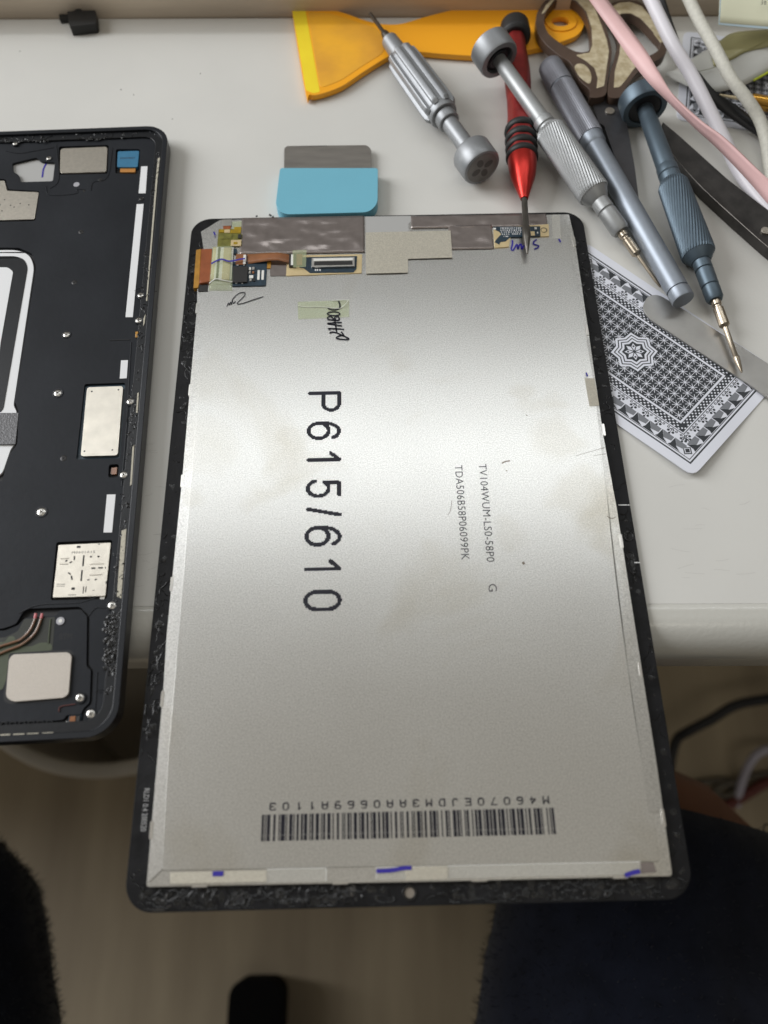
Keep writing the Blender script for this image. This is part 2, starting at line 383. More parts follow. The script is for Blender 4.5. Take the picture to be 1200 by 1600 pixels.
# ------------------------------------------------------------------ display assembly
TH = 0.01888
EU = Vector((math.cos(TH), math.sin(TH), 0)); EV = Vector((-math.sin(TH), math.cos(TH), 0))
def uv(x, y, z): p = U(x, y, z); return (p.dot(EU), p.dot(EV))
def wd(u, v): p = EU*u+EV*v; return (p.x, p.y)
def rect(x0, y0, x1, y1, z, r=0.0):
    """image box -> true rectangle in the display's own axes"""
    a = uv(x0, y0, z); b = uv(x1, y1, z); xs = sorted((a[0], b[0])); ys = sorted((a[1], b[1]))
    q = rr(xs[0], ys[0], xs[1], ys[1], r, 4) if r > 0 else [(xs[0], ys[0]), (xs[1], ys[0]), (xs[1], ys[1]), (xs[0], ys[1])]
    return [wd(*p) for p in q]
disp = thing('tablet_screen', 'tablet screen lying face down with bare silver metal back and black edge', 'tablet screen', (0, 0, 0.4))
ZB, ZF, ZP = 1.5, 2.9, 3.5
HW, HH = 75.6, 120.6
# glass with black frame
gl = mk('glass_panel', G().prism([wd(*p) for p in rr(-HW, -HH, HW, HH, 7.5, 10)], 0.4, ZB), M_['black_glass'], disp, bevel=0.45, bseg=3)
# silver back: lower flange then raised sheet
fp = [(344, 343.5), (889, 335), (898, 373), (921, 528), (943, 682), (963, 790), (1002, 1040), (1026, 1193), (1050, 1364), (1048, 1369),
      (700, 1377), (231, 1386), (229, 1383), (237, 1288), (255, 1079), (260, 997), (268, 914), (285, 745), (297, 604), (308, 478), (308, 455), (318, 388), (314, 362)]
fpw = W(fp, ZF)
pl = mk('metal_back', G().prism(fillet(fpw, [0.6]*2+[0]*6+[1.2, 0.8]+[0]+[1, 0.8]+[0]*10, 3), ZB, ZF), M_['plate'], disp, bevel=0.25)
cp = [(347, 345), (880, 336.5), (897, 420), (927, 590), (950, 790), (963, 913), (989, 1101), (1006, 1206), (1016, 1277), (1021, 1281), (1031, 1346),
      (700, 1352), (253, 1360), (262, 1190), (285, 914), (299, 745), (311, 604), (325, 476), (330, 440), (335, 395), (340, 352)]
sh = mk('raised_sheet', G().prism(fillet(W(cp, ZP), 0.5, 3), ZF-0.2, ZP), M_['plate'], disp, bevel=0.22, bseg=2)
# rolled side flanges sloping from the sheet down to the rim
def flange(outer, inner):
    A_ = [U(x, y, ZF+.24+.22*max(0, min(1, (850-y)/380))+(.2 if y > 1340 else 0)) for x, y in outer]; B_ = [U(x, y, ZP-.06) for x, y in inner]
    return mk('side_flange', G().ribbon(A_, B_, 2), M_['plate'], disp, smooth=60)
flange([(309, 460), (308.5, 480), (297.5, 604), (285.5, 745), (268.5, 914), (260.5, 997), (255.5, 1079), (238, 1288), (230, 1380)], [(327, 460), (324.5, 480), (311, 604), (299, 745), (285, 914), (277.5, 1000), (271.5, 1082), (257, 1290), (253, 1359)])
flange([(921, 528), (942.5, 682), (962.5, 790), (1001.5, 1040), (1025.5, 1193), (1036, 1268)], [(917, 530), (936, 682), (950.5, 790), (981, 1042), (1004, 1195), (1014.5, 1268)])
flange([(231, 1384.5), (440, 1380.5), (700, 1376), (1046, 1368)], [(253, 1361), (440, 1357.5), (700, 1353), (1030, 1347)])
# clips folded over the rim
def clip(x, y, horiz):
    c = uv(x, y, ZF); a, b = (2.1, 0.45) if horiz else (0.45, 2.3)
    return [wd(*p) for p in rr(c[0]-a, c[1]-b, c[0]+a, c[1]+b, 0.3, 3)]
clip_pts = [(308, 482, 0), (297, 610, 0), (285, 752, 0), (268.5, 913, 0), (254, 1092, 0), (237, 1297, 0), (897, 378, 0), (917, 516, 0), (943, 672, 0), (970.5, 846, 0),
            (1000, 1047, 0), (1036, 1278, 0), (312, 1383.5, 1), (532, 1379, 1), (749, 1374.5, 1), (969, 1370, 1)]
for x, y, h in clip_pts: mk('clip', G().prism(clip(x, y, h), ZB, ZF+0.35), M_['silver_part'], disp, bevel=0.15)

# --- tapes along the top
ZQ = ZP+0.12
def tape(name, pts, z, matn, th=0.08, parent=disp, r=0.3, lump=0.0):
    return mk(name, G().prism(fillet(W(pts, z), r, 3), z-th, z), M_[matn], parent, bevel=0.03, bseg=1)
def crinkled(name, x0, y0, x1, y1, z, amp, matn, nx=60, ny=16, cut=None, seed=0, freq=0.12):
    """foil tape with soft wrinkles: displaced grid with an optional outline test"""
    a = uv(x0, y0, z); b = uv(x1, y1, z); g = G(); vs = []; keep = []
    for j in range(ny+1):
        for i in range(nx+1):
            u = a[0]+(b[0]-a[0])*i/nx; v = a[1]+(b[1]-a[1])*j/ny; p = wd(u, v)
            h = noise.noise(Vector((u*freq+seed, v*freq*2.6, seed)))*amp + noise.noise(Vector((u*freq*2.5, v*freq*5+seed, 3)))*amp*0.4
            e = min(i, nx-i, 4)/4*min(j, ny-j, 2)/2
            vs.append((p[0], p[1], z+max(-0.06, h)*e))
    fs = [(j*(nx+1)+i, j*(nx+1)+i+1, (j+1)*(nx+1)+i+1, (j+1)*(nx+1)+i) for j in range(ny) for i in range(nx)]
    g.add(vs, fs); return mk(name, g, M_[matn], disp, smooth=180, solid=0.08)
crinkled('foil_tape', 378, 340.5, 570, 394, ZQ+0.25, 0.55, 'tape_taupe', seed=2)
tape('foil_tape', [(421.5, 414), (449, 414), (448, 431), (422, 431.5)], ZQ+0.05, 'tape_taupe')
crinkled('foil_tape', 642, 337.5, 856, 353, ZQ+0.2, 0.3, 'tape_taupe', 70, 6, seed=5)
crinkled('foil_tape', 700, 352, 772, 388.5, ZQ+0.22, 0.4, 'tape_taupe', 26, 12, seed=9)
tape('cover_strip', [(556, 338.5), (652, 337), (638.5, 350), (638.5, 364), (570, 364), (571, 352)], ZQ+0.02, 'grey_plastic')
tape('cloth_tape', [(571, 363), (704, 360), (707, 402.5), (637.6, 404.5), (637.6, 426), (572, 427.5)], ZQ+0.42, 'tape_cloth', 0.12)
tape('white_tape', [(862, 335), (874, 335), (877, 372), (864, 373)], ZQ, 'clear_film')
tape('grey_tape', [(913.5, 590.5), (929, 591), (936.5, 634), (921, 635)], ZQ, 'tape_cloth')
# --- connector block in the middle
ZC = ZQ+0.2
cb = mk('connector_board', G().prism(fillet(W([(449, 399), (566, 397), (565, 426.5), (447, 431)], ZC), 0.4, 3), ZP-0.1, ZC), M_['gold_pad'], disp, bevel=0.05)
mk('circuit_layer', G().prism(W([(468, 402), (558, 400), (557, 420), (552, 425.5), (484, 426.5), (475, 419), (468, 418)], ZC+0.12), ZC-0.1, ZC+0.12), M_['pcb_blue'], cb)
mk('connector_shell', G().prism(rect(487, 403, 554, 416, ZC+0.9, 0.3), ZC, ZC+0.9), M_['silver_part'], cb, bevel=0.12)
mk('connector_slot', G().prism(rect(491, 408.5, 551, 413.5, ZC+0.95), ZC, ZC+0.95), M_['chip_black'], cb)
mk('connector_lip', G().prism(rect(490, 404, 552, 406.5, ZC+1.05), ZC, ZC+1.05), M_['white_part'], cb, bevel=0.08)
mk('component', G().prism(rect(452, 396, 462, 416, ZC+0.8, 0.2), ZC, ZC+0.8), M_['chip_black'], cb, bevel=0.1)
mk('component', G().prism(rect(455, 397.5, 458, 414, ZC+0.95), ZC, ZC+0.95), M_['white_part'], cb)
mk('component', G().prism(rect(463, 397, 472, 414, ZC+0.6, 0.2), ZC, ZC+0.6), M_['flex_brown'], cb, bevel=0.1)
tape('clear_tape', [(457, 391), (479, 390), (478, 417), (458, 418)], ZC+1.05, 'clear_tape', 0.06)
for k, x in enumerate((492, 495, 499)): mk('print_mark', G().sheet(rect(x, 420.5, x+2.2, 423, ZC+0.16), ZC+0.16), M_['ink_white'], cb)
# --- brown flex cable across, bowed upward
top = smooth_path([U(386, 397.5, ZQ+0.3), U(405, 396, ZQ+1.0), U(430, 394.5, ZQ+1.7), U(444, 396, ZQ+1.3), U(453, 398, ZQ+0.6)], 6)
bot = smooth_path([U(386, 412.5, ZQ+0.3), U(405, 409.5, ZQ+1.0), U(430, 406.5, ZQ+1.7), U(444, 409, ZQ+1.3), U(453, 411.5, ZQ+0.6)], 6)
mk('flex_cable', G().ribbon(top, bot, 3), M_['flex_brown'], disp, smooth=180, solid=0.12)
mk('flex_stiffener', G().prism(rect(418, 396, 423, 419, ZQ+0.25), ZQ-0.1, ZQ+0.25), M_['flex_amber'], disp)
# --- controller board at the left
ZK = ZQ+0.35
kb = mk('controller_board', G().prism(rect(362.5, 409, 415.5, 446, ZK, 0.6), ZP-0.1, ZK), M_['pcb_blue'], disp, bevel=0.05)
mk('chip', G().prism(rect(364.5, 416.5, 386, 440.5, ZK+0.7), ZK-0.05, ZK+0.7), M_['chip_black'], kb, bevel=0.08)
for (x, y, w_, h_, mn) in ((389, 417.5, 3, 4, 'white_part'), (394, 417, 3.4, 4, 'silver_part'), (389, 423, 2.5, 4, 'silver_part'), (394, 423.5, 3, 3.5, 'flex_brown'),
                           (389.5, 430, 6, 4.5, 'white_part'), (390, 435.5, 3, 3.5, 'silver_part'), (395, 435, 3, 4, 'chip_black'),
                           (370, 413.5, 2.5, 1.6, 'silver_part'), (380, 413, 2.5, 1.6, 'silver_part'), (368, 441.5, 2.5, 1.5, 'silver_part'), (377, 441.5, 2.5, 1.5, 'silver_part')):
    mk('component', G().prism(rect(x, y, x+w_, y+h_, ZK+0.35), ZK-0.05, ZK+0.35), M_[mn], kb)
for x in (402.5, 409): mk('solder_pad', G().prism(rect(x, 422, x+3, 437, ZK+0.12, 0.3), ZK-0.05, ZK+0.12), M_['white_part'], kb)
# small gold flex above it
gf = mk('gold_flex', G().prism(rect(341.5, 358, 377.5, 385, ZQ+0.25, 0.3), ZP-0.15, ZQ+0.25), M_['olive'], disp, bevel=0.05)
for (x0, y0, x1, y1, mn, h) in ((342, 358.5, 350, 363, 'flex_gold', .45), (350.5, 358.5, 359, 363.5, 'gold_pad', .4), (360, 359, 376, 364, 'flex_gold', .38), (361, 375, 376.5, 384, 'gold_pad', .55),
                                (366, 354.5, 376.5, 362, 'flex_gold', .3), (344, 366, 362, 373, 'olive', .4), (372, 366, 377, 372, 'chip_black', .6)):
    mk('component', G().prism(rect(x0, y0, x1, y1, ZQ+h, 0.15), ZQ, ZQ+h), M_[mn], gf, bevel=0.04)
mk('component', G().prism(rect(365, 378, 371, 381.5, ZQ+.62, 0.2), ZQ, ZQ+.62), M_['flex_gold'], gf)
tape('foil_patch', [(346.5, 343), (362, 342.5), (361.5, 352.5), (347, 353)], ZQ+0.3, 'silver_part')
tape('flex_tail', [(348.5, 352.5), (360.5, 352.5), (360, 360), (349, 360)], ZQ+0.15, 'flex_orange')
tape('clear_tape', [(362, 346), (378, 345), (378, 358), (363, 359)], ZQ+0.2, 'clear_tape', 0.06)
# folded orange flex at the left rim + clear green tape over its connector
ofx = mk('folded_flex', G().prism(W([(314.5, 388.5), (331.5, 388), (330, 440), (311.5, 442.5)], ZQ+0.5), ZB, ZQ+0.5), M_['flex_orange'], disp, bevel=0.3, bseg=3)
mk('amber_edge', G().prism(W([(306.5, 390), (314.5, 388.5), (311.5, 442.5), (310, 449.5), (302, 450)], ZQ-0.2), ZB, ZQ-0.2), M_['flex_amber'], ofx, bevel=0.2, bseg=2)
mk('flex_backing', G().prism(W([(311, 443), (325, 441), (324.5, 455), (309.5, 455)], ZF+0.3), ZB, ZF+0.3), M_['chip_black'], disp)
cn = mk('ribbon_connector', G().prism(rect(332.5, 386, 362, 437, ZQ+0.3), ZP-0.1, ZQ+0.3), M_['pcb_blue'], disp)
for (x0, x1, mn, h) in ((333, 337, 'cream', .5), (338, 340, 'white_part', .55), (341, 343, 'chip_black', .55), (345, 347.5, 'white_part', .6), (350, 358, 'cream', .95), (359.5, 361.5, 'white_part', .6)):
    mk('connector_bar', G().prism(rect(x0, 386.5, x1, 436.5, ZQ+h, 0.1), ZQ, ZQ+h), M_[mn], cn, bevel=0.05)
mk('component', G().prism(rect(364, 388, 370, 396, ZQ+0.5, 0.8), ZP, ZQ+0.5), M_['pcb_blue'], cn)
mk('component', G().prism(rect(369, 397, 384, 413, ZQ+0.75, 0.3), ZP, ZQ+0.75), M_['flex_brown'], cn)
mk('component', G().prism(rect(380.5, 398, 383.5, 412, ZQ+0.95), ZP, ZQ+0.95), M_['white_part'], cn)
A = smooth_path([U(332, 385, ZQ+1.15), U(345, 384.5, ZQ+1.3), U(363, 384, ZQ+1.1)], 5)
Bq = smooth_path([U(327, 443, ZQ+0.6), U(337, 436, ZQ+1.6), U(348, 438, ZQ+1.3), U(363, 440.5, ZQ+0.8)], 4)[:len(A)]
while len(Bq) < len(A): Bq.append(Bq[-1])
Bq[-1] = U(363, 440.5, ZQ+0.8)
Cq = [U(326+(363-326)*i/(len(A)-1), 454, ZQ+0.05) for i in range(len(A))]
mk('clear_tape', G().ribbon(A, Bq, 4), M_['clear_tape'], disp, smooth=180, solid=0.05)
mk('clear_tape', G().ribbon(Bq, Cq, 2), M_['clear_tape'], disp, smooth=180, solid=0.05)
mk('tape_fold', G().tube(Bq, 0.22, 6), M_['white_part'], disp)
# --- board at the right, under the driver tip
rb = mk('strip_board', G().prism(W([(770.8, 356), (857.5, 350), (858, 369), (798, 370), (795, 385.5), (773, 387)], ZQ+0.32), ZP-0.15, ZQ+0.32), M_['gold_pad'], disp, bevel=0.05)
mk('circuit_layer', G().prism(W([(771, 357.5), (771, 354), (844, 353.5), (844.5, 369), (797.5, 370.5), (790, 377), (782, 378), (780, 382), (773, 378), (775.5, 374), (783, 366), (780, 362)], ZQ+0.42), ZQ, ZQ+0.42), M_['pcb_blue'], rb)
random.seed(3)
for row, (y, x0, x1, st) in enumerate(((355.5, 782, 816, 2.6), (358.7, 782, 816, 3.1), (361.8, 783, 815, 3.4), (365, 784, 797, 3.0), (364.6, 800, 814, 3.2), (368.5, 787, 793, 2.6))):
    x = x0
    while x < x1:
        q = random.uniform(1.1, 2.2); mk('solder_dot', G().sheet(rect(x, y, x+q, y+random.uniform(1.3, 2.1), ZQ+0.47), ZQ+0.47), M_['ink_white'], rb); x += st*random.uniform(.8, 1.25)
for x0, y0, x1, y1 in ((770.8, 356, 775, 358.4), (835, 355, 839, 358), (839, 362, 841, 365)): mk('solder_pad', G().prism(rect(x0, y0, x1, y1, ZQ+0.5), ZQ, ZQ+0.5), M_['white_part'], rb)
mk('gold_land', G().prism(rect(829, 361.5, 836, 368, ZQ+0.5), ZQ, ZQ+0.5), M_['gold_pad'], rb)
c = U(850, 359.3, ZQ+0.4)
mk('screw_hole', disc(c, 1.25, ZQ, ZQ+0.40), M_['steel_dark'], rb); mk('hole_ring', disc(c+Vector((-0.1, -0.15, 0)), 0.95, ZQ, ZQ+0.46), M_['gold_pad'], rb)
# --- strips along the bottom
tape('cloth_tape', [(266, 1363), (416.5, 1359.5), (416.5, 1378), (266, 1381)], ZQ+0.05, 'tape_cloth')
tape('clear_film', [(416.5, 1358), (510, 1356.5), (510, 1377), (416.5, 1379)], ZQ+0.08, 'clear_film', 0.05)
tape('clear_film', [(588, 1355.5), (1001, 1346.5), (1001, 1366), (588, 1374.5)], ZQ+0.05, 'clear_film', 0.05)
tape('cloth_tape', [(633, 1354.5), (699.5, 1352.5), (700, 1373.5), (634, 1376)], ZQ+0.16, 'tape_cloth')
tape('grey_tape', [(1000, 1348.5), (1021, 1347), (1026, 1363), (1003, 1365)], ZQ+0.12, 'tape_taupe')
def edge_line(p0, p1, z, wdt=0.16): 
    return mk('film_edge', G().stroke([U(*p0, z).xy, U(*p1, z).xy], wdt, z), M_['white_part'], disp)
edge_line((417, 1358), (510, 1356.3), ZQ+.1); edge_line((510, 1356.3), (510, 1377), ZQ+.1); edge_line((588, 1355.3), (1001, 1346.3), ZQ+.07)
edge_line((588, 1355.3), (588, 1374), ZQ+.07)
tape('green_tape', [(465, 471.5), (546, 468.5), (545.5, 495), (466, 499)], ZQ, 'clear_tape', 0.05)
cl = smooth_path([U(465, 478, ZQ+0.1), U(480, 480, ZQ+.1), U(505, 480, ZQ+.1), U(528, 482, ZQ+.15), U(536, 479, ZQ+.3), U(545, 468.5, ZQ+0.9)], 4)
mk('tape_fold', G().tube(cl, 0.12, 5), M_['white_part'], disp)
cl = [U(518, 470, ZQ+0.15), U(532, 468.5, ZQ+.4), U(545, 468.5, ZQ+0.9)]
mk('tape_fold', G().tube(cl, 0.14, 5), M_['white_part'], disp)

# --- printing and handwriting on the metal
ZI = ZP+0.02
def text_mesh(txt, spacing=1.0):
    c = bpy.data.curves.new('t', 'FONT'); c.body = txt; c.space_character = spacing; c.resolution_u = 3
    t = bpy.data.objects.new('t', c); COL.objects.link(t)
    me = bpy.data.meshes.new_from_object(t.evaluated_get(bpy.context.evaluated_depsgraph_get()))
    V = [v.co.copy() for v in me.vertices]; Fc = [tuple(p.vertices) for p in me.polygons]
    bpy.data.objects.remove(t); bpy.data.curves.remove(c); bpy.data.meshes.remove(me)
    return V, Fc
def print_text(name, txt, p0, p1, height, updir, z, matn, parent, spacing=1.0):
    """type set from p0 to p1 (world xy), cap height in mm, updir = glyph up"""
    V, Fc = text_mesh(txt, spacing); x0 = min(v.x for v in V); x1 = max(v.x for v in V); y0 = min(v.y for v in V); y1 = max(v.y for v in V)
    p0 = Vector(p0).to_2d(); p1 = Vector(p1).to_2d(); d = (p1-p0); updir = Vector(updir).to_2d().normalized(); g = G()
    g.add([(*(p0+d*((v.x-x0)/(x1-x0))+updir*height*((v.y-y0)/(y1-y0))), z) for v in V], Fc)
    return mk(name, g, M_[matn], parent, smooth=0, recalc=False)
print_text('printed_text', 'TV104WUM-LS0-58P0', U(748, 725, ZI), U(760.5, 878, ZI), 2.5, EU, ZI, 'ink_thin', disp, 1.05)
print_text('printed_text', 'G', U(763, 912.5, ZI), U(763.5, 924.5, ZI), 2.6, EU, ZI, 'ink_thin', disp)
print_text('printed_text', 'TDA506B58P06099PK', U(710.5, 727, ZI), U(721, 875, ZI), 2.5, EU, ZI, 'ink_thin', disp, 1.05)
print_text('printed_text', 'RLD1 0.4 200520', U(225.5, 1232, ZB+.02), U(219.5, 1299, ZB+.02), 1.5, EU, ZB+.02, 'ink_grey', disp)
# stroke letters, drawn as ink-jet dots on a grid.  box 0..1 wide (x), 0..1 high (y)
def arc(cx, cy, rx, ry, a0, a1, n=14): return [(cx+rx*math.cos(math.radians(a0+(a1-a0)*k/n)), cy+ry*math.sin(math.radians(a0+(a1-a0)*k/n))) for k in range(n+1)]
FONT = {
 'P': [[(0, 0), (0, 1), (0.62, 1)] + arc(0.62, 0.73, 0.38, 0.27, 90, -90) + [(0, 0.46)]],
 '6': [arc(0.5, 0.33, 0.5, 0.33, 0, 360, 24), arc(0.56, 0.5, 0.56, 0.5, 180, 90) + arc(0.5, 0.76, 0.46, 0.24, 90, 10)],
 '1': [[(0.1, 0.72), (0.62, 1), (0.62, 0)]],
 '5': [[(0.92, 1), (0.1, 1), (0.06, 0.52)] + arc(0.46, 0.33, 0.52, 0.33, 130, -160, 20)],
 '/': [[(0, 0), (1, 1)]],
 '0': [arc(0.5, 0.66, 0.5, 0.34, 0, 180) + arc(0.5, 0.34, 0.5, 0.34, 180, 360) + [(1.0, 0.66)]],
 'M': [[(0, 0), (0, 1), (0.5, 0.45), (1, 1), (1, 0)]], '4': [[(0.75, 0), (0.75, 1), (0, 0.35), (1, 0.35)]],
 '7': [[(0, 1), (1, 1), (0.4, 0)]], 'E': [[(1, 1), (0, 1), (0, 0), (1, 0)], [(0, 0.5), (0.8, 0.5)]],
 'J': [[(0.9, 1), (0.9, 0.2), (0.7, 0), (0.3, 0), (0, 0.2)]], 'D': [[(0, 0), (0, 1), (0.7, 1), (1, 0.75), (1, 0.25), (0.7, 0), (0, 0)]],
 '3': [[(0, 0.85), (0.2, 1), (0.8, 1), (1, 0.85), (1, 0.62), (0.75, 0.5), (0.4, 0.5)], [(0.75, 0.5), (1, 0.38), (1, 0.15), (0.8, 0), (0.2, 0), (0, 0.15)]],
 'A': [[(0, 0), (0, 0.75), (0.25, 1), (0.75, 1), (1, 0.75), (1, 0)], [(0, 0.4), (1, 0.4)]],
 '9': [[(1, 0.5), (0.2, 0.5), (0, 0.65), (0, 0.85), (0.2, 1), (0.8, 1), (1, 0.85), (1, 0.3), (0.75, 0), (0.15, 0)]],
 'b6': [[(0, 0.5), (0.8, 0.5), (1, 0.35), (1, 0.15), (0.8, 0), (0.2, 0), (0, 0.15), (0, 0.7), (0.25, 1), (0.85, 1)]],
 'b0': [[(0.25, 0), (0.75, 0), (1, 0.2), (1, 0.8), (0.75, 1), (0.25, 1), (0, 0.8), (0, 0.2), (0.25, 0)]],
 'b1': [[(0.2, 0.8), (0.5, 1), (0.5, 0)]],
}
def raster_glyph(g, ch, o, ex, ey, w_, h_, pen, z, cell):
    """fill the grid cells that the pen touches: the stepped outline of ink-jet print"""
    segs = []
    for pl_ in FONT[ch]:
        for a, b in zip(pl_, pl_[1:]): segs.append((a[0]*w_, a[1]*h_, b[0]*w_, b[1]*h_))
    nx = int((w_+pen)/cell)+2; ny = int((h_+pen)/cell)+2
    for j in range(ny):
        run = None
        for i in range(nx+1):
            x = -pen/2+(i+.5)*cell; y = -pen/2+(j+.5)*cell; on = False
            if i < nx:
                for ax, ay, bx, by in segs:
                    dx, dy = bx-ax, by-ay; t = max(0, min(1, ((x-ax)*dx+(y-ay)*dy)/(dx*dx+dy*dy+1e-12)))
                    if (ax+dx*t-x)**2+(ay+dy*t-y)**2 < (pen/2)**2: on = True; break
            if on and run is None: run = i
            if not on and run is not None:
                x0 = -pen/2+run*cell; x1 = -pen/2+i*cell; y0 = -pen/2+j*cell; y1 = y0+cell
                g.add([(*(Vector(o)+ex*a+ey*b).to_2d(), z) for a, b in ((x0, y0), (x1, y0), (x1, y1), (x0, y1))], [(0, 1, 2, 3)]); run = None
# P615/610, reading downward
for ch, ya, yb, xl, xr in (('P', 612, 644, 481, 533), ('6', 659, 688, 479.5, 533), ('1', 704, 725, 479, 533.5), ('5', 750, 779, 478, 533.5), ('/', 793, 808, 478, 534),
                           ('6', 822, 855, 476, 534), ('1', 872, 897, 475.5, 534), ('0', 922, 956, 474, 534)):
    a = U(xl, ya, ZI); b = U(xl, yb, ZI); c = U(xr, ya, ZI); pen = 1.34
    hgt = (c-a).dot(EU)-pen; wid = (a-b).dot(EV)-pen
    if ch == '1': wid *= 1.25
    g = G(); raster_glyph(g, ch, a+EU*pen/2-EV*pen/2, -EV, EU, wid, hgt, pen, ZI, 0.36)
    mk('printed_character', g, M_['ink_black'], disp, smooth=0, recalc=False)
# bar code (upside down) and its line of characters
CODE = 'M46070EJDM3AA0669A1103'
T128 = "212222 222122 222221 121223 121322 131222 122213 122312 132212 221213 221312 231212 112232 122132 122231 113222 123122 123221 223211 221132 221231 213212 223112 312131 311222 321122 321221 312212 322112 322211 212123 212321 232121 111323 131123 131321 112313 132113 132311 211313 231113 231311 112133 112331 132131 113123 113321 133121 313121 211331 231131 213113 213311 213131 311123 311321 331121 312113 312311 332111 314111 221411 431111 111224 111422 121124 121421 141122 141221 112214 112412 122114 122411 142112 142211 241211 221114 413111 241112 134111 111242 121142 121241 114212 124112 124211 411212 421112 421211 212141 214121 412121 111143 111341 131141 114113 114311 411113 411311 113141 114131 311141 411131 211412 211214 211232 2331112".split()
vals = [104]+[ord(ch)-32 for ch in CODE]; vals.append((104+sum(i*v for i, v in enumerate(vals[1:], 1))) % 103); vals.append(106)
bits = ''.join(T128[v] for v in vals); tot = sum(int(ch) for ch in bits)
pr = U(864.5, 1262, ZI); plf = U(409.5, 1269.5, ZI); ph = U(864.8, 1303.5, ZI)
bl = (pr-plf).dot(EU); bh = (pr-ph).dot(EV); g = G(); x = 0; module = bl/tot; random.seed(5)
for i, ch in enumerate(bits):
    k = int(ch)
    if i % 2 == 0:
        x0 = x*module-0.05; x1 = (x+k)*module+0.02
        for f0, f1 in ((0, 0.78), (0.79, 0.80+0.2*random.choice((1, 1, 1, .96)))):
            q = [pr-EU*x0-EV*bh*f0, pr-EU*x1-EV*bh*f0, pr-EU*x1-EV*bh*f1, pr-EU*x0-EV*bh*f1]
            g.add([(p.x, p.y, ZI) for p in q], [(0, 1, 2, 3)])
    x += k
mk('bar_code', g, M_['ink_black'], disp, smooth=0, recalc=False)
a = U(853, 1250, ZI); b = U(426.4, 1257.3, ZI); step = (a-b).dot(EU)/21
for i, ch in enumerate(CODE):
    k = 'b'+ch if 'b'+ch in FONT else ch; g = G(); c = a-EU*step*i
    raster_glyph(g, k, c+EU*0.72+EV*0.88, -EU, -EV, 1.44, 1.76, 0.36, ZI, 0.14)
    mk('printed_character', g, M_['ink_black'], disp, smooth=0, recalc=False)
# pen marks
def pen(name, pts, ox, oy, k, wdt, matn, z=None):
    z = z or ZQ+0.1
    P = smooth_path([U(ox+x/k, oy+y/k, z) for x, y in pts], 5)
    return mk(name, G().stroke([p.xy for p in P], wdt, z), M_[matn], disp, smooth=0)
for st in ([(805, 165), (830, 230), (820, 290), (760, 315), (690, 315), (640, 300), (635, 285)], [(610, 385), (650, 360), (740, 350), (815, 370), (820, 400), (740, 415), (650, 405), (610, 385)],
           [(620, 470), (630, 440), (680, 430), (720, 470), (750, 440), (800, 430), (820, 470), (800, 495), (740, 490), (660, 485), (620, 470)],
           [(865, 530), (740, 535), (620, 550), (740, 570), (865, 590)], [(755, 465), (745, 520), (760, 600), (775, 690)], [(905, 650), (800, 640), (640, 635), (665, 655)],
           [(655, 715), (690, 695), (770, 705), (850, 745), (890, 760)], [(850, 690), (885, 730), (900, 770)], [(890, 740), (790, 775), (775, 800), (860, 820), (985, 815), (900, 760)]):
    pen('pen_stroke', st, 455, 455, 10.909, 0.55, 'ink_black')
for st in ([(140, 510), (180, 420), (200, 470), (230, 400), (245, 460), (270, 360), (290, 430), (330, 400), (350, 380)], [(260, 370), (330, 270), (430, 195), (520, 175), (570, 205), (540, 270), (440, 370), (385, 430), (420, 450), (560, 420), (760, 350), (1000, 275)]):
    pen('pen_stroke', st, 345, 445, 15, 0.34, 'ink_thin')
for st in ([(375, 370), (375, 430), (360, 500), (390, 510), (440, 430), (455, 500), (470, 450), (500, 430), (510, 500), (530, 460), (560, 450)], [(725, 360), (680, 400), (690, 430), (750, 450), (740, 480), (690, 500)], [(1045, 350), (1070, 400)]):
    pen('pen_stroke', st, 760, 335, 9.23, 0.62, 'ink_blue')
pen('pen_stroke', [(334, 362), (336, 367)], 0, 0, 1, 0.6, 'ink_blue'); pen('pen_stroke', [(330, 412), (339, 407), (347, 405), (357, 408), (366, 407), (375, 405), (383, 404)], 0, 0, 1, 0.7, 'ink_blue', ZQ+1.75)
pen('pen_stroke', [(332, 1365.5), (340, 1365), (349, 1365)], 0, 0, 1, 1.25, 'ink_blue', ZQ+0.2); pen('pen_stroke', [(588, 1361), (610, 1360), (630, 1356.5), (643, 1356)], 0, 0, 1, 1.05, 'ink_blue', ZQ+0.25)
pen('pen_stroke', [(977, 1368), (988, 1364), (1000, 1361)], 0, 0, 1, 1.1, 'ink_blue', ZQ+0.25); pen('pen_stroke', [(916, 582), (918, 588)], 0, 0, 1, 0.5, 'ink_blue')
for pts, wdt in (([(784, 724), (790, 721), (797, 720)], 0.45), ([(817, 878), (819, 882)], 0.8), ([(900, 712), (925, 705), (945, 699)], 0.15), ([(928, 712), (947, 709)], 0.13), ([(700, 805), (704, 797), (706, 782)], 0.18),
                 ([(948, 806), (955, 810), (962, 808)], 0.25), ([(790, 735), (793, 736)], 0.3), ([(822, 648), (824, 650)], 0.3)):
    pen('scuff_mark', pts, 0, 0, 1, wdt, 'mark_brown', ZI)
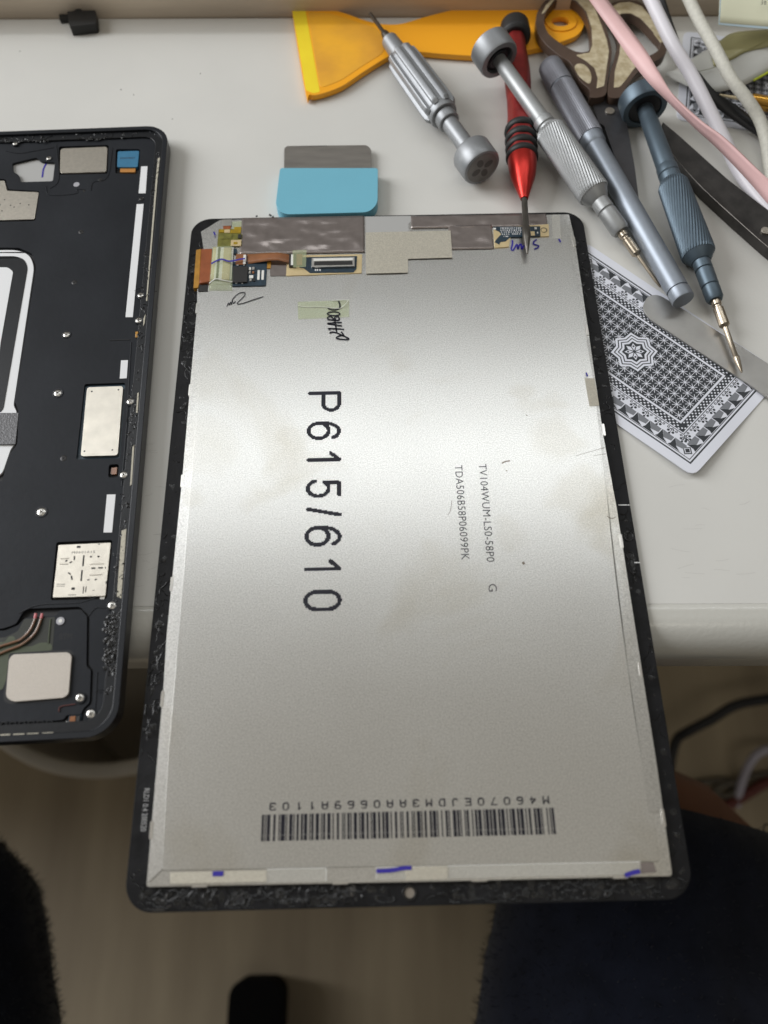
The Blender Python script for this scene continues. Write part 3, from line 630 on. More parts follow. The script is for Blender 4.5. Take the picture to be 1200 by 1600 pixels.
# frame details on the glass: camera ring, ticks, holes
c = U(640, 1395, ZB)
ring = mk('camera_ring', G().prism([(c.x+2.0*math.cos(k*math.pi/12), c.y+2.0*math.sin(k*math.pi/12)) for k in range(24)], ZB-0.1, ZB+0.35,
          [[(c.x+1.3*math.cos(k*math.pi/12), c.y+1.3*math.sin(k*math.pi/12)) for k in range(24)]]), M_['black_residue'], disp, bevel=0.1)
mk('camera_window', disc(c, 1.32, ZB-0.1, ZB+0.05), M_['window_tan'], ring)
for (x, y, r) in ((982, 838, 1.25), (984.5, 868, 1.0), (374, 1406, 1.3)):
    c = U(x, y, ZB)
    q = mk('seal_ring', G().prism([(c.x+r*1.35*math.cos(k*math.pi/9), c.y+r*1.35*math.sin(k*math.pi/9)) for k in range(18)], ZB-0.1, ZB+0.25, [[(c.x+r*math.cos(k*math.pi/9), c.y+r*math.sin(k*math.pi/9)) for k in range(18)]]), M_['black_residue'], disp, bevel=0.1)
    mk('seal_hole', disc(c, r, ZB-0.1, ZB+0.03), M_['deep_black'], q)
for p0, p1 in (((966, 789), (984, 789)), ((990, 879), (1000, 879))): mk('tick_mark', G().stroke([U(*p0, ZB+.03).xy, U(*p1, ZB+.03).xy], 0.35, ZB+.03), M_['ink_white'], disp)
# torn adhesive left on the frame
random.seed(11)
def blob(g, p, r, h, clamp=None):
    if clamp: q_ = clamp(Vector(p)*1.0); p = (q_[0], q_[1], p[2])
    n = 7; ph_ = random.random()*6; vs = []
    for k in range(n):
        a = ph_+2*math.pi*k/n; q = r*random.uniform(0.5, 1.25); vs.append((p[0]+q*math.cos(a), p[1]+q*math.sin(a)*random.uniform(.6, 1.4), p[2]-0.02))
    vs.append((p[0]+random.uniform(-.3, .3)*r, p[1]+random.uniform(-.3, .3)*r, p[2]+h)); g.add(vs, [(k, (k+1) % n, n) for k in range(n)])
def squiggle(g, p, ln, wdt, z, d0, clamp=None):
    pts = [Vector((p[0], p[1], z))]; a = d0
    for k in range(8):
        a += random.uniform(-0.8, 0.8); pts.append(pts[-1]+Vector((math.cos(a), math.sin(a), random.uniform(-.12, .12)))*ln/8)
    for q in pts:
        q.z = min(z+.5, max(z-0.02, q.z))
        if clamp: q.x, q.y = clamp(q)
    g.tube(pts, [wdt*random.uniform(.5, 1.2) for _ in pts], 5)
CRU = U(640, 1395, ZB).dot(EU)
gb, gg = G(), G()
def keep_blob(q):
    u = max(-HW+2.0, min(HW-2.0, q.dot(EU))); v = max(-HH+2.0, min(HH-2.0, q.dot(EV)))
    if abs(u) > HW-6 and abs(v) > HH-6: u = math.copysign(HW-5, u); v = math.copysign(HH-4, v)
    return wd(u, v)
def keep_in(q):
    u = max(-HW+.6, min(HW-.6, q.dot(EU))); v = max(-HH+.6, min(HH-.6, q.dot(EV)))
    cx, cy = HW-7.5, HH-7.5
    if abs(u) > cx and abs(v) > cy:
        d = math.hypot(abs(u)-cx, abs(v)-cy)
        if d > 6.8: u = math.copysign(cx+(abs(u)-cx)*6.8/d, u); v = math.copysign(cy+(abs(v)-cy)*6.8/d, v)
    return wd(u, v)
def on_frame():
    """random spot on the black frame: more at the bottom and left"""
    k = random.random()
    if k < 0.52: u = random.uniform(-HW+2, HW-2); v = -HH+random.uniform(0.8, 5.6)*(1 if random.random() < .9 else .7); d = 0
    elif k < 0.78: v = random.uniform(-HH+4, HH-14); u = -HW+random.uniform(0.8, 5.2 if v > 0 else 4.2); d = 1.57
    else: v = random.uniform(-HH+4, HH-14); u = HW-random.uniform(0.8, 4.2); d = 1.57
    return u, v, d
for k in range(1100):
    u, v, d = on_frame(); n_ = noise.noise(Vector((u*.13, v*.05, 1.3)))
    if u < -70 and -108 < v < -82: continue
    if abs(u-CRU) < 4 and v < -HH+8: continue
    if n_ < -0.12 and random.random() < .85: continue
    p = wd(u, v); g = gb if random.random() < .99 else gg
    if random.random() < .5: blob(g, (p[0], p[1], ZB), random.choice((.35, .6, 1.2))*random.uniform(.7, 1.3), random.uniform(.06, .25), keep_blob)
    else: squiggle(g, p, random.uniform(2, 8), random.uniform(.07, .2), ZB+.05, d+random.choice((0, 3.14))+random.uniform(-.5, .5), keep_in)
for k in range(240):
    u = -HW+3+(2*HW-6)*k/239; p = wd(u, -HH+random.uniform(1.6, 6.2))
    if noise.noise(Vector((u*.11, 7, 2))) < -.15 or abs(u-CRU) < 7: continue
    if k % 3: squiggle(gb, p, random.uniform(3, 9), random.uniform(.1, .28), ZB+.06, random.uniform(-.4, .4), keep_in)
    else: blob(gb, (p[0], p[1], ZB), random.uniform(.4, 1.3), random.uniform(.08, .35), keep_blob)
o = mk('adhesive_residue', gb, M_['black_residue'], disp, smooth=50); o['kind'] = 'stuff'
o = mk('adhesive_crumbs', gg, M_['grey_residue'], disp, smooth=50); o['kind'] = 'stuff'

# ------------------------------------------------------------------ tablet housing at the left
def housing():
    pTR = U(263.5, 195.5, 6.6); pBR = U(182, 1150.6, 6.6)
    ey = (pTR-pBR).normalized(); ex = Vector((ey.y, -ey.x, 0)); H = (pTR-pBR).length; Wd = 154.0
    def hw(u, v): p = pBR + ex*u + ey*v; return (p.x, p.y)        # u<=0 to the left, v up from the lower edge
    def hr(d, r, n=8): return [hw(*p) for p in rr(-Wd+d, d, -d, H-d, r, n)]
    def P(pts, z): return W(pts, z)
    t = thing('tablet_housing', 'opened black tablet housing with silver shields and white strips, at left', 'tablet housing', (pBR.x-77*ex.x, pBR.y+120, 0))
    ZM, ZL, ZR, ZD = 5.0, 5.7, 6.6, 3.6
    # outer shell: closed tray made of rim ring, ledge ring, mid plate
    rim = G().prism(hr(0.0, 9), 1.4, ZR, [hr(1.9, 7.6)]); mk('outer_frame', rim, M_['frame_side'], t, bevel=0.7, bseg=3)
    mk('back_shell', G().prism(hr(1.5, 8), 0.0, 2.2), M_['plastic_black'], t, bevel=0.9, bseg=3)
    led = G().prism(hr(1.8, 7.6), 2.0, ZL, [hr(5.0, 5.2)]); mk('inner_ledge', led, M_['plastic_black'], t, bevel=0.25)
    mk('floor_plate', G().prism(hr(4.8, 5), 2.1, ZD), M_['deep_black'], t)
    # openings of the mid plate (image outlines)
    holes = {
     'camera': [(19, 255), (57, 246), (65, 252.5), (86, 253.5), (82.5, 283), (32, 284.5), (30, 274), (20, 268)],
     'pad': [(92, 229), (170, 226.5), (168, 271.5), (91, 273)],
     'blue': [(181, 233), (219, 233), (217, 272), (180, 271)],
     'shield': [(-20, 279), (9, 280), (13, 296), (62, 298.5), (55, 345), (-20, 347)],
     'chip': [(132, 600), (196, 598), (188, 716), (119, 718)],
     'slot': [(170, 726), (186, 725), (184, 746.5), (169, 746)],
     'sim': [(88, 847), (176, 843.5), (167, 936), (79, 938)],
     'battery': [(-60, 386), (30, 387), (50, 396), (56.5, 415), (31, 580), (23, 628), (29, 640), (27, 694), (19, 704), (11, 718), (4, 752), (-60, 752)],
     'module': [(-60, 987), (5, 982), (25, 975), (35, 957), (44, 951), (125, 948), (140, 962), (139, 1040), (146, 1046), (144, 1100), (134, 1108), (128, 1134), (106, 1137), (-60, 1142)],
    }
    hl = [fillet(P(q, ZM), 0.9, 3) for q in holes.values()]
    mid = G().prism(hr(5.1, 5), ZD, ZM, hl); mk('mid_plate', mid, M_['plastic_midplate'], t, bevel=0.2)
    # --- contents of the openings
    def slab(name, pts, z0, z1, mn, r=0.3, bev=0.12, parent=t): return mk(name, G().prism(fillet(P(pts, z1), r, 4), z0, z1), M_[mn], parent, bevel=bev)
    pp = slab('camera_paper', [(16, 255), (57, 245), (66, 252), (88, 253), (84, 285), (30, 287)], ZD, 4.0, 'white_strip'); pp.data.materials[0] = M_['grey_plastic']
    Pq = smooth_path([U(73, 254, 4.05), U(68, 264, 4.05), U(66, 277, 4.05)], 5); mk('pen_stroke', G().stroke([p.xy for p in Pq], 0.7, 4.05), M_['ink_blue'], pp)
    slab('silver_pad', [(94.5, 232), (168, 229), (166, 269), (93.5, 270.5)], ZD, 4.9, 'nickel', 1.4)
    bs = slab('blue_component', [(184, 236.5), (217.5, 235.5), (215, 261), (183, 261)], ZD, 4.9, 'blue_sticker', 0.7)
    slab('orange_tab', [(188, 261.5), (212, 261), (211, 269), (187.5, 269)], ZD, 4.3, 'orange_flex', 0.2, 0.05, bs)
    print_text('printed_text', 'WS07M02T', U(187, 248.5, 4.93), U(211, 248, 4.93), 0.9, ex*0+ey, 4.93, 'ink_thin', bs)
    s1 = slab('shield_plate', [(-20, 282), (7, 282.5), (11, 298), (60.5, 300.5), (54, 342.5), (-20, 344.5)], ZD, 5.15, 'nickel', 0.4)
    for x, y in ((7, 312), (16.5, 321), (31.5, 318), (45, 320), (3, 329.5), (0, 320), (22, 323.5)): mk('pin_hole', disc(U(x, y, 5.17), 0.28, 5.0, 5.18, 10), M_['deep_black'], s1)
    # battery: white frame, black cover, pale centre, mesh tape
    bt = slab('battery_cover', [(-60, 391), (27, 390.5), (46, 398), (53.5, 416), (29.5, 577), (21, 634), (26, 642), (25, 692), (17, 701), (2, 745), (-60, 748)], ZD, 4.35, 'white_strip', 3.0, 0.15)
    slab('black_band', [(-60, 400.5), (25, 400), (38, 405), (43.5, 417), (4, 645), (-60, 646)], 4.3, 4.5, 'plastic_black', 2.5, 0.05, bt)
    slab('white_panel', [(-60, 418), (12, 417.5), (20.5, 424), (1, 535), (-2, 560), (-60, 562)], 4.45, 4.62, 'white_strip', 1.0, 0.05, bt)
    slab('mesh_tape', [(-60, 645), (29, 645), (24, 694), (-60, 694)], 4.45, 5.12, 'mesh_tape', 0.2, 0.05, bt)
    # large chip shield with its circuit board
    cbd = slab('circuit_board', [(131, 603), (196, 600), (188, 716), (120, 718)], ZD, 4.2, 'pcb_blue', 0.3, 0.05)
    s2 = slab('chip_shield', [(136, 605), (192.5, 603), (184, 711.5), (126, 713)], 4.1, 5.2, 'nickel_bright', 1.1, 0.2, cbd)
    for x, y in ((143.5, 611.5), (185, 609), (132, 705), (175.5, 703)): mk('pin_hole', disc(U(x, y, 5.22), 0.3, 5.0, 5.23, 10), M_['deep_black'], cbd)
    slab('contact_block', [(174, 731), (183, 730), (182, 741), (173, 741)], ZD, 4.4, 'flex_brown', 0.2, 0.1)
    # card reader cage with its slots and stamped code
    sm = slab('card_reader', [(91.5, 851.5), (173, 848), (164.5, 931), (82.5, 933.5)], ZD, 5.05, 'nickel_bright', 0.25, 0.12)
    def zq(x, y): return (x/4.21, 820+y/4.21)
    for a, b, w_ in (((505, 145), (530, 145), 14), ((490, 205), (488, 232), 9), ((552, 200), (545, 272), 10), ((540, 298), (533, 370), 10), ((435, 232), (437, 242), 14), ((457, 250), (475, 242), 9), ((448, 314), (465, 327), 9), ((470, 335), (474, 362), 10),
                     ((598, 205), (598, 215), 14), ((648, 204), (648, 214), 14), ((600, 286), (628, 285), 10), ((646, 283), (676, 283), 10), ((693, 278), (695, 288), 6), ((581, 358), (581, 366), 14), ((630, 355), (630, 364), 14),
                     ((470, 420), (492, 420), 16), ((550, 405), (546, 452), 6), ((567, 405), (562, 445), 6), ((610, 432), (622, 431), 4), ((372, 391), (428, 391), 3), ((372, 403), (425, 404), 3), ((700, 370), (699, 388), 9), ((645, 127), (658, 127), 6), ((448, 462), (500, 460), 4)):
        pa = U(*zq(*a), 5.08); pb = U(*zq(*b), 5.08)
        mk('slot', G().stroke([pa.xy, pb.xy], w_/4.21*0.2, 5.08), M_['deep_black'], sm, smooth=0)
    for a, b in (((395, 258), (445, 257)), ((595, 258), (680, 255)), ((590, 330), (670, 326)), ((400, 222), (450, 220))):
        mk('pressed_rib', G().tube([U(*zq(*a), 5.05), U(*zq(*b), 5.05)], 0.22, 6), M_['nickel_bright'], sm)
    print_text('stamped_code', 'M0601A1S', U(*zq(472, 190), 5.08), U(*zq(624, 184), 5.08), 0.75, ey, 5.08, 'ink_thin', sm, 1.2)
    slab('spring_contact', [(158, 929), (165, 927), (163, 937), (155, 939)], ZD, 4.6, 'screw_steel', 0.4, 0.2)
    # lower module: board, wires, speaker plate
    md = slab('speaker_module', [(-60, 990), (8, 985), (28, 977), (40, 965), (88, 962), (92, 954), (126, 952), (136, 963), (135, 1041), (142, 1047), (140, 1098), (131, 1106), (126, 1117), (104, 1117), (100, 1124), (88, 1126), (-60, 1130)], ZD, 4.7, 'plastic_midplate', 0.6, 0.15)
    ZO = 4.74
    mk('olive_cover', G().prism(fillet(P([(-60, 1000), (8, 996), (28, 986), (38, 967), (86, 964), (82, 1018), (70, 1019), (-60, 1024)], ZO), 0.5), 4.6, ZO), M_['olive_dark'], md)
    mk('olive_cover', G().prism(fillet(P([(-60, 1006), (8, 1003), (14, 994), (22, 994), (24, 1000), (32, 1010), (50, 1010), (62, 1004), (78, 1004), (82, 1010), (80, 1016), (14, 1021), (10, 1060), (4, 1078), (-60, 1082)], ZO+.04), 0.8), 4.6, ZO+.04), M_['olive_board'], md)
    mk('olive_rib', G().tube([U(79, 967, ZO+.1), U(75.5, 1005, ZO+.1)], 0.22, 6), M_['olive_board'], md)
    for off in (0, 1):
        pts = [(56+10*off, 960, 4.9), (53+9.5*off, 972, 5.2), (45+11*off, 987, 5.3), (32+13*off, 999, 5.3), (16+14*off, 1005+4*off, 5.3), (-2+9*off, 1011+7*off, 5.2), (-30, 1026+9*off, 5.2)]
        wr = mk('wire', G().tube(smooth_path([U(*p) for p in pts], 6), 0.36, 8), M_['copper_wire'], md)
        mk('wire_end', G().tube([U(56+10*off, 959, 5.0), U(54.5+9.6*off, 966.5, 5.2)], 0.42, 8), M_['pink_wire'], wr)
    sp = slab('speaker_plate', [(20, 1022.5), (106, 1019), (112, 1024), (111, 1034), (107, 1084), (100, 1090), (20, 1096.5), (9, 1089), (14, 1030)], 4.5, 5.5, 'fabric_pad', 1.2, 0.2, md)
    mk('speaker_recess', G().prism(fillet(P([(12, 1019.5), (110, 1015.5), (115, 1020), (110, 1090), (102, 1095), (14, 1100), (5, 1094)], 4.76), 1.2), 4.6, 4.76), M_['deep_black'], md)
    sp2 = mk('locating_pin', disc(U(94, 970, 5.1), 1.25, 4.5, 5.0), M_['grey_spot'], md, bevel=0.3); mk('pin_tip', disc(U(94.3, 970, 5.1), 0.6, 4.9, 5.08, 12), M_['white_part'], sp2)
    print_text('moulded_text', 'BTM', U(92.5, 999.5, 4.73), U(112, 998.5, 4.73), 1.7, ey, 4.73, 'deep_black', md)
    fb = slab('small_circuit', [(108, 1118), (128, 1115), (126, 1133), (104, 1135)], ZD, 4.3, 'pcb_blue', 0.2, 0.05)
    slab('connector', [(109, 1119.5), (118, 1118.5), (117, 1129), (108, 1129.5)], 4.2, 5.0, 'flex_brown', 0.2, 0.1, fb); slab('connector', [(119, 1119), (125, 1118), (124, 1127), (118.5, 1128)], 4.2, 5.0, 'chip_black', 0.2, 0.1, fb)
    slab('contact', [(103, 1127), (106, 1127), (106, 1130), (103, 1130)], 4.2, 4.8, 'white_part', 0.1, 0.02, fb)
    # comb of square pockets along the lower edge
    slab('comb_strip', [(-60, 1128), (84, 1123), (83, 1137), (-60, 1143)], ZD, 4.4, 'plastic_midplate', 0.2, 0.05)
    for k in range(9):
        x = 2+14.2*(k-3)
        if x < -40: continue
        q = [(x, 1128.5-(x-2)*.035), (x+10, 1128-(x-2)*.035), (x+9.5, 1136.5-(x-2)*.035), (x-.5, 1137-(x-2)*.035)]
        mk('comb_pocket', G().prism(fillet(P(q, 4.45), 0.2), 4.2, 4.95, [fillet(P([(q[0][0]+1.5, q[0][1]+1.5), (q[1][0]-1.5, q[1][1]+1.5), (q[2][0]-1.5, q[2][1]-1), (q[3][0]+1.5, q[3][1]-1)], 4.45), 0.2)]), M_['plastic_black'], t)
    # --- things on top of the mid plate and ledge
    for q in ([(220.5, 260), (230.5, 259.5), (227.5, 302), (216.5, 302)], [(213.5, 319), (224.5, 318.5), (207.5, 495.5), (196, 495.5)], [(189, 563), (200, 562.5), (198, 591), (187, 591.5)], [(167, 772.6), (180.7, 772.3), (175, 832), (161.6, 832)]):
        mk('white_strip', G().prism(W(q, ZM+.1), ZM-.1, ZM+.1), M_['white_strip'], t, bevel=0.04)
    for q in ([(246.5, 247), (250, 246), (246, 282), (243, 283)], [(243, 283), (246, 282), (230, 470), (228, 470)], [(214.5, 614), (217, 613), (215, 645), (212.5, 645)], [(207, 697), (210, 695), (206, 757), (203, 759)], [(190, 829), (197.5, 826), (189.5, 935), (182.5, 932)], [(224, 498), (227.5, 490), (226, 505), (223.5, 510)]):
        mk('foam_strip', G().prism(W(q, ZL+.12), ZL-.3, ZL+.12), M_['foam_cream'], t, bevel=0.05)
    for x in (125, 140, 154, 167.5, 181): mk('cream_dash', G().prism(W([(x, 204.6-(x-125)*.045), (x+10, 204.2-(x-125)*.045), (x+9.5, 207-(x-125)*.045), (x-.5, 207.4-(x-125)*.045)], ZL+.1), ZL-.3, ZL+.1), M_['foam_cream'], t)
    for x0, x1 in ((-20, -3), (0, 16), (20.5, 38), (42, 60), (66, 83)): mk('cream_dash', G().prism(W([(x0, 1147.5-x0*.04), (x1, 1147.3-x1*.04), (x1, 1150.6-x1*.04), (x0, 1151-x0*.04)], ZL+.1), ZL-.3, ZL+.1), M_['foam_cream'], t)
    mk('side_button', G().prism(W([(246.5, 367), (251.5, 366), (244.5, 437), (240.5, 438)], 5.4), 2.6, 5.4), M_['frame_side'], t, bevel=0.4)
    # raised / sunk ribs that outline the moulding
    for pts, mn in (([(10, 236), (30, 240), (55, 236), (84, 231)], 'plastic_black'), ([(88, 226), (92, 280), (78, 295)], 'plastic_black'), ([(72, 292), (78, 305), (118, 303), (121, 296), (133, 297)], 'plastic_black'), ([(142, 298), (146, 285), (168, 277), (176, 232)], 'plastic_black'),
                    ([(172, 532), (203, 531)], 'deep_black'), ([(30, 958), (62, 945), (120, 942), (150, 934)], 'plastic_midplate'), ([(138, 963), (150, 950), (165, 950)], 'plastic_midplate'), ([(92, 1112), (95, 1104), (118, 1100)], 'cable_red'),
                    ([(205, 535), (198, 660)], 'plastic_black'), ([(200, 640), (190, 760)], 'plastic_black'), ([(152, 1050), (148, 1110), (136, 1128)], 'grey_spot'), ([(136, 1128), (112, 1139), (82, 1138)], 'grey_spot')):
        if mn in ('grey_spot', 'plastic_midplate', 'plastic_black'): mn = 'frame_side'
        mk('moulded_rib', G().tube(smooth_path([U(x, y, ZM-.08) for x, y in pts], 4), 0.14 if mn == 'cable_red' else 0.28, 6), M_[mn], t)
    # screws: dark seat ring, head and cross
    def cross(g, c, r, z, a0):
        for a in (a0, a0+math.pi/2):
            d = Vector((math.cos(a), math.sin(a), 0))*r; g.stroke([(c-d).xy, (c+d).xy], r*0.38, z)
        return g
    z0 = Vector((0, 0, 0))
    def screw(x, y, z, r, mn, seat=True):
        c = U(x, y, z); r *= .88
        hd = G(); rows = [(r, 0), (r, .16), (r*.9, .25), (r*.45, .29), (0.02, .30)]
        vs = []; fs = []
        for k, (q, h) in enumerate(rows):
            for i in range(16): vs.append((c.x+q*math.cos(i*math.pi/8), c.y+q*math.sin(i*math.pi/8), z+h))
        for k in range(len(rows)-1):
            for i in range(16): j = (i+1) % 16; fs.append((k*16+i, k*16+j, (k+1)*16+j, (k+1)*16+i))
        hd.add(vs, fs); s_ = mk('screw', hd, M_[mn], t, smooth=50)
        mk('cross_slot', cross(G(), c, r*.62, z+.33, random.random()*1.5), M_['steel_dark' if mn != 'chip_black' else 'deep_black'], s_, smooth=0)
        if seat: mk('screw_seat', G().prism([(c.x+r*1.45*math.cos(i*math.pi/10), c.y+r*1.45*math.sin(i*math.pi/10)) for i in range(20)], z-.3, z+.18, [[(c.x+r*1.08*math.cos(i*math.pi/10), c.y+r*1.08*math.sin(i*math.pi/10)) for i in range(20)]]), M_['frame_side'], s_, bevel=0.08)
    for x, y, z, r, mn in ((76.5, 247.5, ZM, 1.05, 'screw_steel'), (127, 363, ZM-.2, 1.2, 'chip_black'), (116.5, 442, ZM-.2, 1.2, 'chip_black'), (104, 523, ZM, 1.3, 'screw_steel'), (220, 461.5, ZL-.1, 1.2, 'screw_steel'), (217, 500.5, ZL-.1, 1.25, 'screw_steel'),
                          (90.5, 614.5, ZM, 1.45, 'screw_steel'), (203.8, 627.5, ZL-.1, 1.3, 'screw_steel'), (99.7, 716.5, ZM-.2, 1.3, 'chip_black'), (193.5, 742, ZL-.1, 1.3, 'screw_steel'), (65, 800, ZM, 1.55, 'screw_steel'), (175.3, 946, ZL-.2, 1.35, 'screw_steel'),
                          (125, 1090.5, ZM, 1.3, 'screw_steel'), (142, 1115.5, ZM, 1.35, 'screw_steel'), (157, 282, ZM-.2, 1.1, 'chip_black'), (132, 299, ZM-.3, 1.0, 'steel_dark'), (221, 311, ZM-.1, 1.0, 'chip_black'), (24, 224.5, ZL-.2, 1.0, 'screw_steel')): screw(x, y, z, r, mn)
    mk('brass_contact', G().prism(W([(211.5, 518), (217.5, 517.5), (217, 527), (211, 527)], ZL), ZL-.5, ZL), M_['flex_amber'], t, bevel=0.15)
    mk('white_dot', disc(U(119.5, 288, ZM+.1), 1.2, ZM-.1, ZM+.08, 16), M_['grey_spot'], t, bevel=0.05)
    # torn adhesive on the ledge
    random.seed(21); gb = G()
    for k in range(420):
        if random.random() < 0.35: u = -random.uniform(4, 70); v = H-random.uniform(2.2, 5.6)
        else: v = random.uniform(12, H-14); u = -random.uniform(2.2, 5.0)
        n_ = noise.noise(Vector((u*.1, v*.035, 5)))
        if n_ < -.05 and random.random() < .8: continue
        p = hw(u, v)
        if random.random() < .6: blob(gb, (p[0], p[1], ZL), random.uniform(.25, .8), random.uniform(.08, .32))
        else: squiggle(gb, p, random.uniform(1, 4), random.uniform(.07, .16), ZL+.05, 1.57+random.uniform(-.5, .5))
    for k in range(130):
        q = U(random.uniform(163, 181), random.uniform(962, 1052), ZL); blob(gb, q, random.uniform(.25, .9), random.uniform(.1, .45))
    o = mk('adhesive_residue', gb, M_['black_residue'], t, smooth=50); o['kind'] = 'stuff'
housing()

# ------------------------------------------------------------------ screwdrivers
class Axis:
    """a straight tool lying on the desk: two image points with their heights fix the axis"""
    def __init__(s, p0, z0, p1, z1):
        s.a = U(*p0, z0); s.b = U(*p1, z1); s.d = (s.b-s.a).normalized()
        s.e = s.d.cross(Vector((0, 0, 1))).normalized(); s.f = s.e.cross(s.d)
    def t(s, x, y):
        r = ray(x, y).normalized(); w0 = s.a-CAM; b = s.d.dot(r); d = s.d.dot(w0); e = r.dot(w0)
        return (b*e-d)/(1-b*b)
    def pos(s, t): return s.a+s.d*t
    def st(s, x, y, hwid): t = s.t(x, y); return (t, hwid*mmpx(s.pos(t)))
    def lathe(s, sts, seg=40, fn=None, sub=1, raw=False):
        R = sts if raw else [s.st(*q) for q in sts]
        if sub > 1:
            R2 = []
            for (t0, r0), (t1, r1) in zip(R, R[1:]):
                for k in range(sub): R2.append((t0+(t1-t0)*k/sub, r0+(r1-r0)*k/sub))
            R = R2+[R[-1]]
        vs = []; fs = []
        for t, r in R:
            for k in range(seg):
                an = 2*math.pi*k/seg; q = r*(fn(an, t) if fn else 1); vs.append(s.pos(t)+(s.e*math.cos(an)+s.f*math.sin(an))*q)
        n = len(R)
        for i in range(n-1):
            for k in range(seg): j = (k+1) % seg; fs.append((i*seg+k, i*seg+j, (i+1)*seg+j, (i+1)*seg+k))
        fs.append(tuple(range(seg-1, -1, -1))); fs.append(tuple((n-1)*seg+k for k in range(seg)))
        return G().add(vs, fs)
def tool(name, label, cat, ax, group=None):
    p = ax.pos(((ax.b-ax.a).length)/2); return thing(name, label, cat, (p.x, p.y, 0), group)

# A: fluted silver-grey driver
ax = Axis((578, 21), 8.2, (753, 262), 8.4)
t = tool('screwdriver', 'grey metal screwdriver with deep-fluted grip, lying across the yellow scraper', 'screwdriver', ax, 'screwdrivers on the desk')
mk('bit', ax.lathe([(577.8, 21, 2.2), (579, 23, 3.0), (598, 49, 3.0), (600, 51, 5.0), (603, 54, 6.5), (610, 64, 7)], 14), M_['steel_dark'], t, bevel=0.1)
mk('collar', ax.lathe([(608, 61, 10), (609.5, 63, 13), (625, 82, 14.5), (634, 93, 14.5)], 36), M_['alu_grey'], t, smooth=30)
def flute(an, tt):
    c = math.cos(8*an+0.6); return 1.0-0.20*max(0.0, min(1.0, (c+0.25)*1.6))
mk('fluted_grip', ax.lathe([(628, 84, 19), (631, 88, 24.5), (640, 100, 26), (684, 163, 28), (689, 170, 27.5), (692, 174, 24)], 128, flute, 3), M_['alu_grey'], t, smooth=32)
mk('step_ring', ax.lathe([(690, 172, 22.5), (695, 179, 22.5), (696, 180, 21.5)], 36), M_['alu_grey'], t, smooth=30, bevel=0.2); mk('step_ring', ax.lathe([(696, 180, 17.5), (703, 190, 17.5), (704, 191, 16.5)], 36), M_['alu_grey'], t, smooth=30, bevel=0.2)
mk('shaft', ax.lathe([(700, 186, 13), (738, 238, 14)], 32), M_['alu_grey'], t, smooth=30)
capA = mk('swivel_cap', ax.lathe([(736, 236, 29), (738, 239, 31.5), (752, 259, 31.5), (754, 262, 30)], 48), M_['alu_grey'], t, smooth=30, bevel=0.25)
tf = ax.t(754, 262); rr_ = 30*mmpx(ax.pos(tf))
mk('cap_face', ax.lathe([(tf-.2, rr_*.86), (tf+.12, rr_*.86)], 40, None, 1, True), M_['cap_face'], capA, smooth=30)
for k in range(4):
    an = math.pi/4+k*math.pi/2+.35; d = ax.e*math.cos(an)+ax.f*math.sin(an); n_ = ax.e*-math.sin(an)+ax.f*math.cos(an); g = G(); vs = []
    for q in range(14):
        th = 2*math.pi*q/14; vs.append(ax.pos(tf+.16)+d*(rr_*(.38+.26*math.cos(th)))+n_*(rr_*.19*math.sin(th)))
    g.add(vs, [tuple(range(14))]); mk('emblem_petal', g, M_['petal'], capA, smooth=0)

# E: red driver with black rings (lies under the next one)
ax = Axis((804.5, 47), 6.2, (824, 396), 7.2)
t = tool('screwdriver', 'red anodised screwdriver with black rubber rings, its tip over the screen', 'screwdriver', ax, 'screwdrivers on the desk')
mk('end_cap', ax.lathe([(804, 37, 18), (804, 40, 22), (805, 52, 24), (806, 58, 24), (806.3, 61, 20)], 36), M_['rubber_black'], t, smooth=35, bevel=0.3)
def hexf(an, tt): return 1.0-0.06*(0.5-0.5*math.cos(6*an))
mk('handle', ax.lathe([(806, 60, 15), (807, 72, 16), (808, 90, 18), (808, 110, 20), (808.5, 130, 20.5), (809, 160, 18.5), (810, 185, 19), (811, 205, 22), (814, 245, 22.5), (815, 252, 22)], 60, hexf, 2), M_['red_dark'], t, smooth=30)
mk('nose_cone', ax.lathe([(815, 250, 22.5), (815.5, 256, 22.5), (817, 275, 19.5), (819, 300, 10), (820, 308, 7), (820.3, 311, 6)], 40), M_['red_anodised'], t, smooth=30)
for y0 in (206, 220, 233, 246):
    mk('rubber_ring', ax.lathe([(811, y0-4.5, 22), (811.2, y0-3, 24.6), (811.5, y0, 25.4), (811.8, y0+3, 24.6), (812, y0+4.5, 22)], 36), M_['rubber_black'], t, smooth=60)
mk('bit', ax.lathe([(820, 306, 4.8), (823, 352, 5.0), (823, 356, 6.6), (823.4, 372, 6.2), (823.6, 388, 3.0), (824, 396, 1.2)], 16), M_['steel_dark'], t, smooth=40)

# B: silver driver with diagonal knurling, resting on the red one
ax = Axis((764, 71), 17.5, (1032, 449), 1.8)
t = tool('screwdriver', 'light grey knurled screwdriver with wide cap resting on the red screwdriver', 'screwdriver', ax, 'screwdrivers on the desk')
capB = mk('swivel_cap', ax.lathe([(763, 70, 29), (764.5, 72, 32.5), (781, 90, 32.5), (783, 92.5, 31), (783, 92.5, 23), (776, 84, 22), (776, 84, 10)], 48), M_['alu_grey'], t, smooth=30)
mk('cap_bearing', ax.lathe([(777, 85, 21.5), (779.5, 88, 21.5), (780, 88.6, 15)], 36), M_['cap_dark'], capB, smooth=30); mk('bearing_ring', ax.lathe([(779, 87.5, 15.5), (781.5, 90.5, 15.5), (782, 91, 12)], 36), M_['cap_dark'], capB, smooth=30)
mk('shaft', ax.lathe([(774, 82, 10.5), (790, 100, 10.8), (791, 101, 11.6), (853, 186, 13.2)], 36), M_['alu_silver'], t, smooth=30)
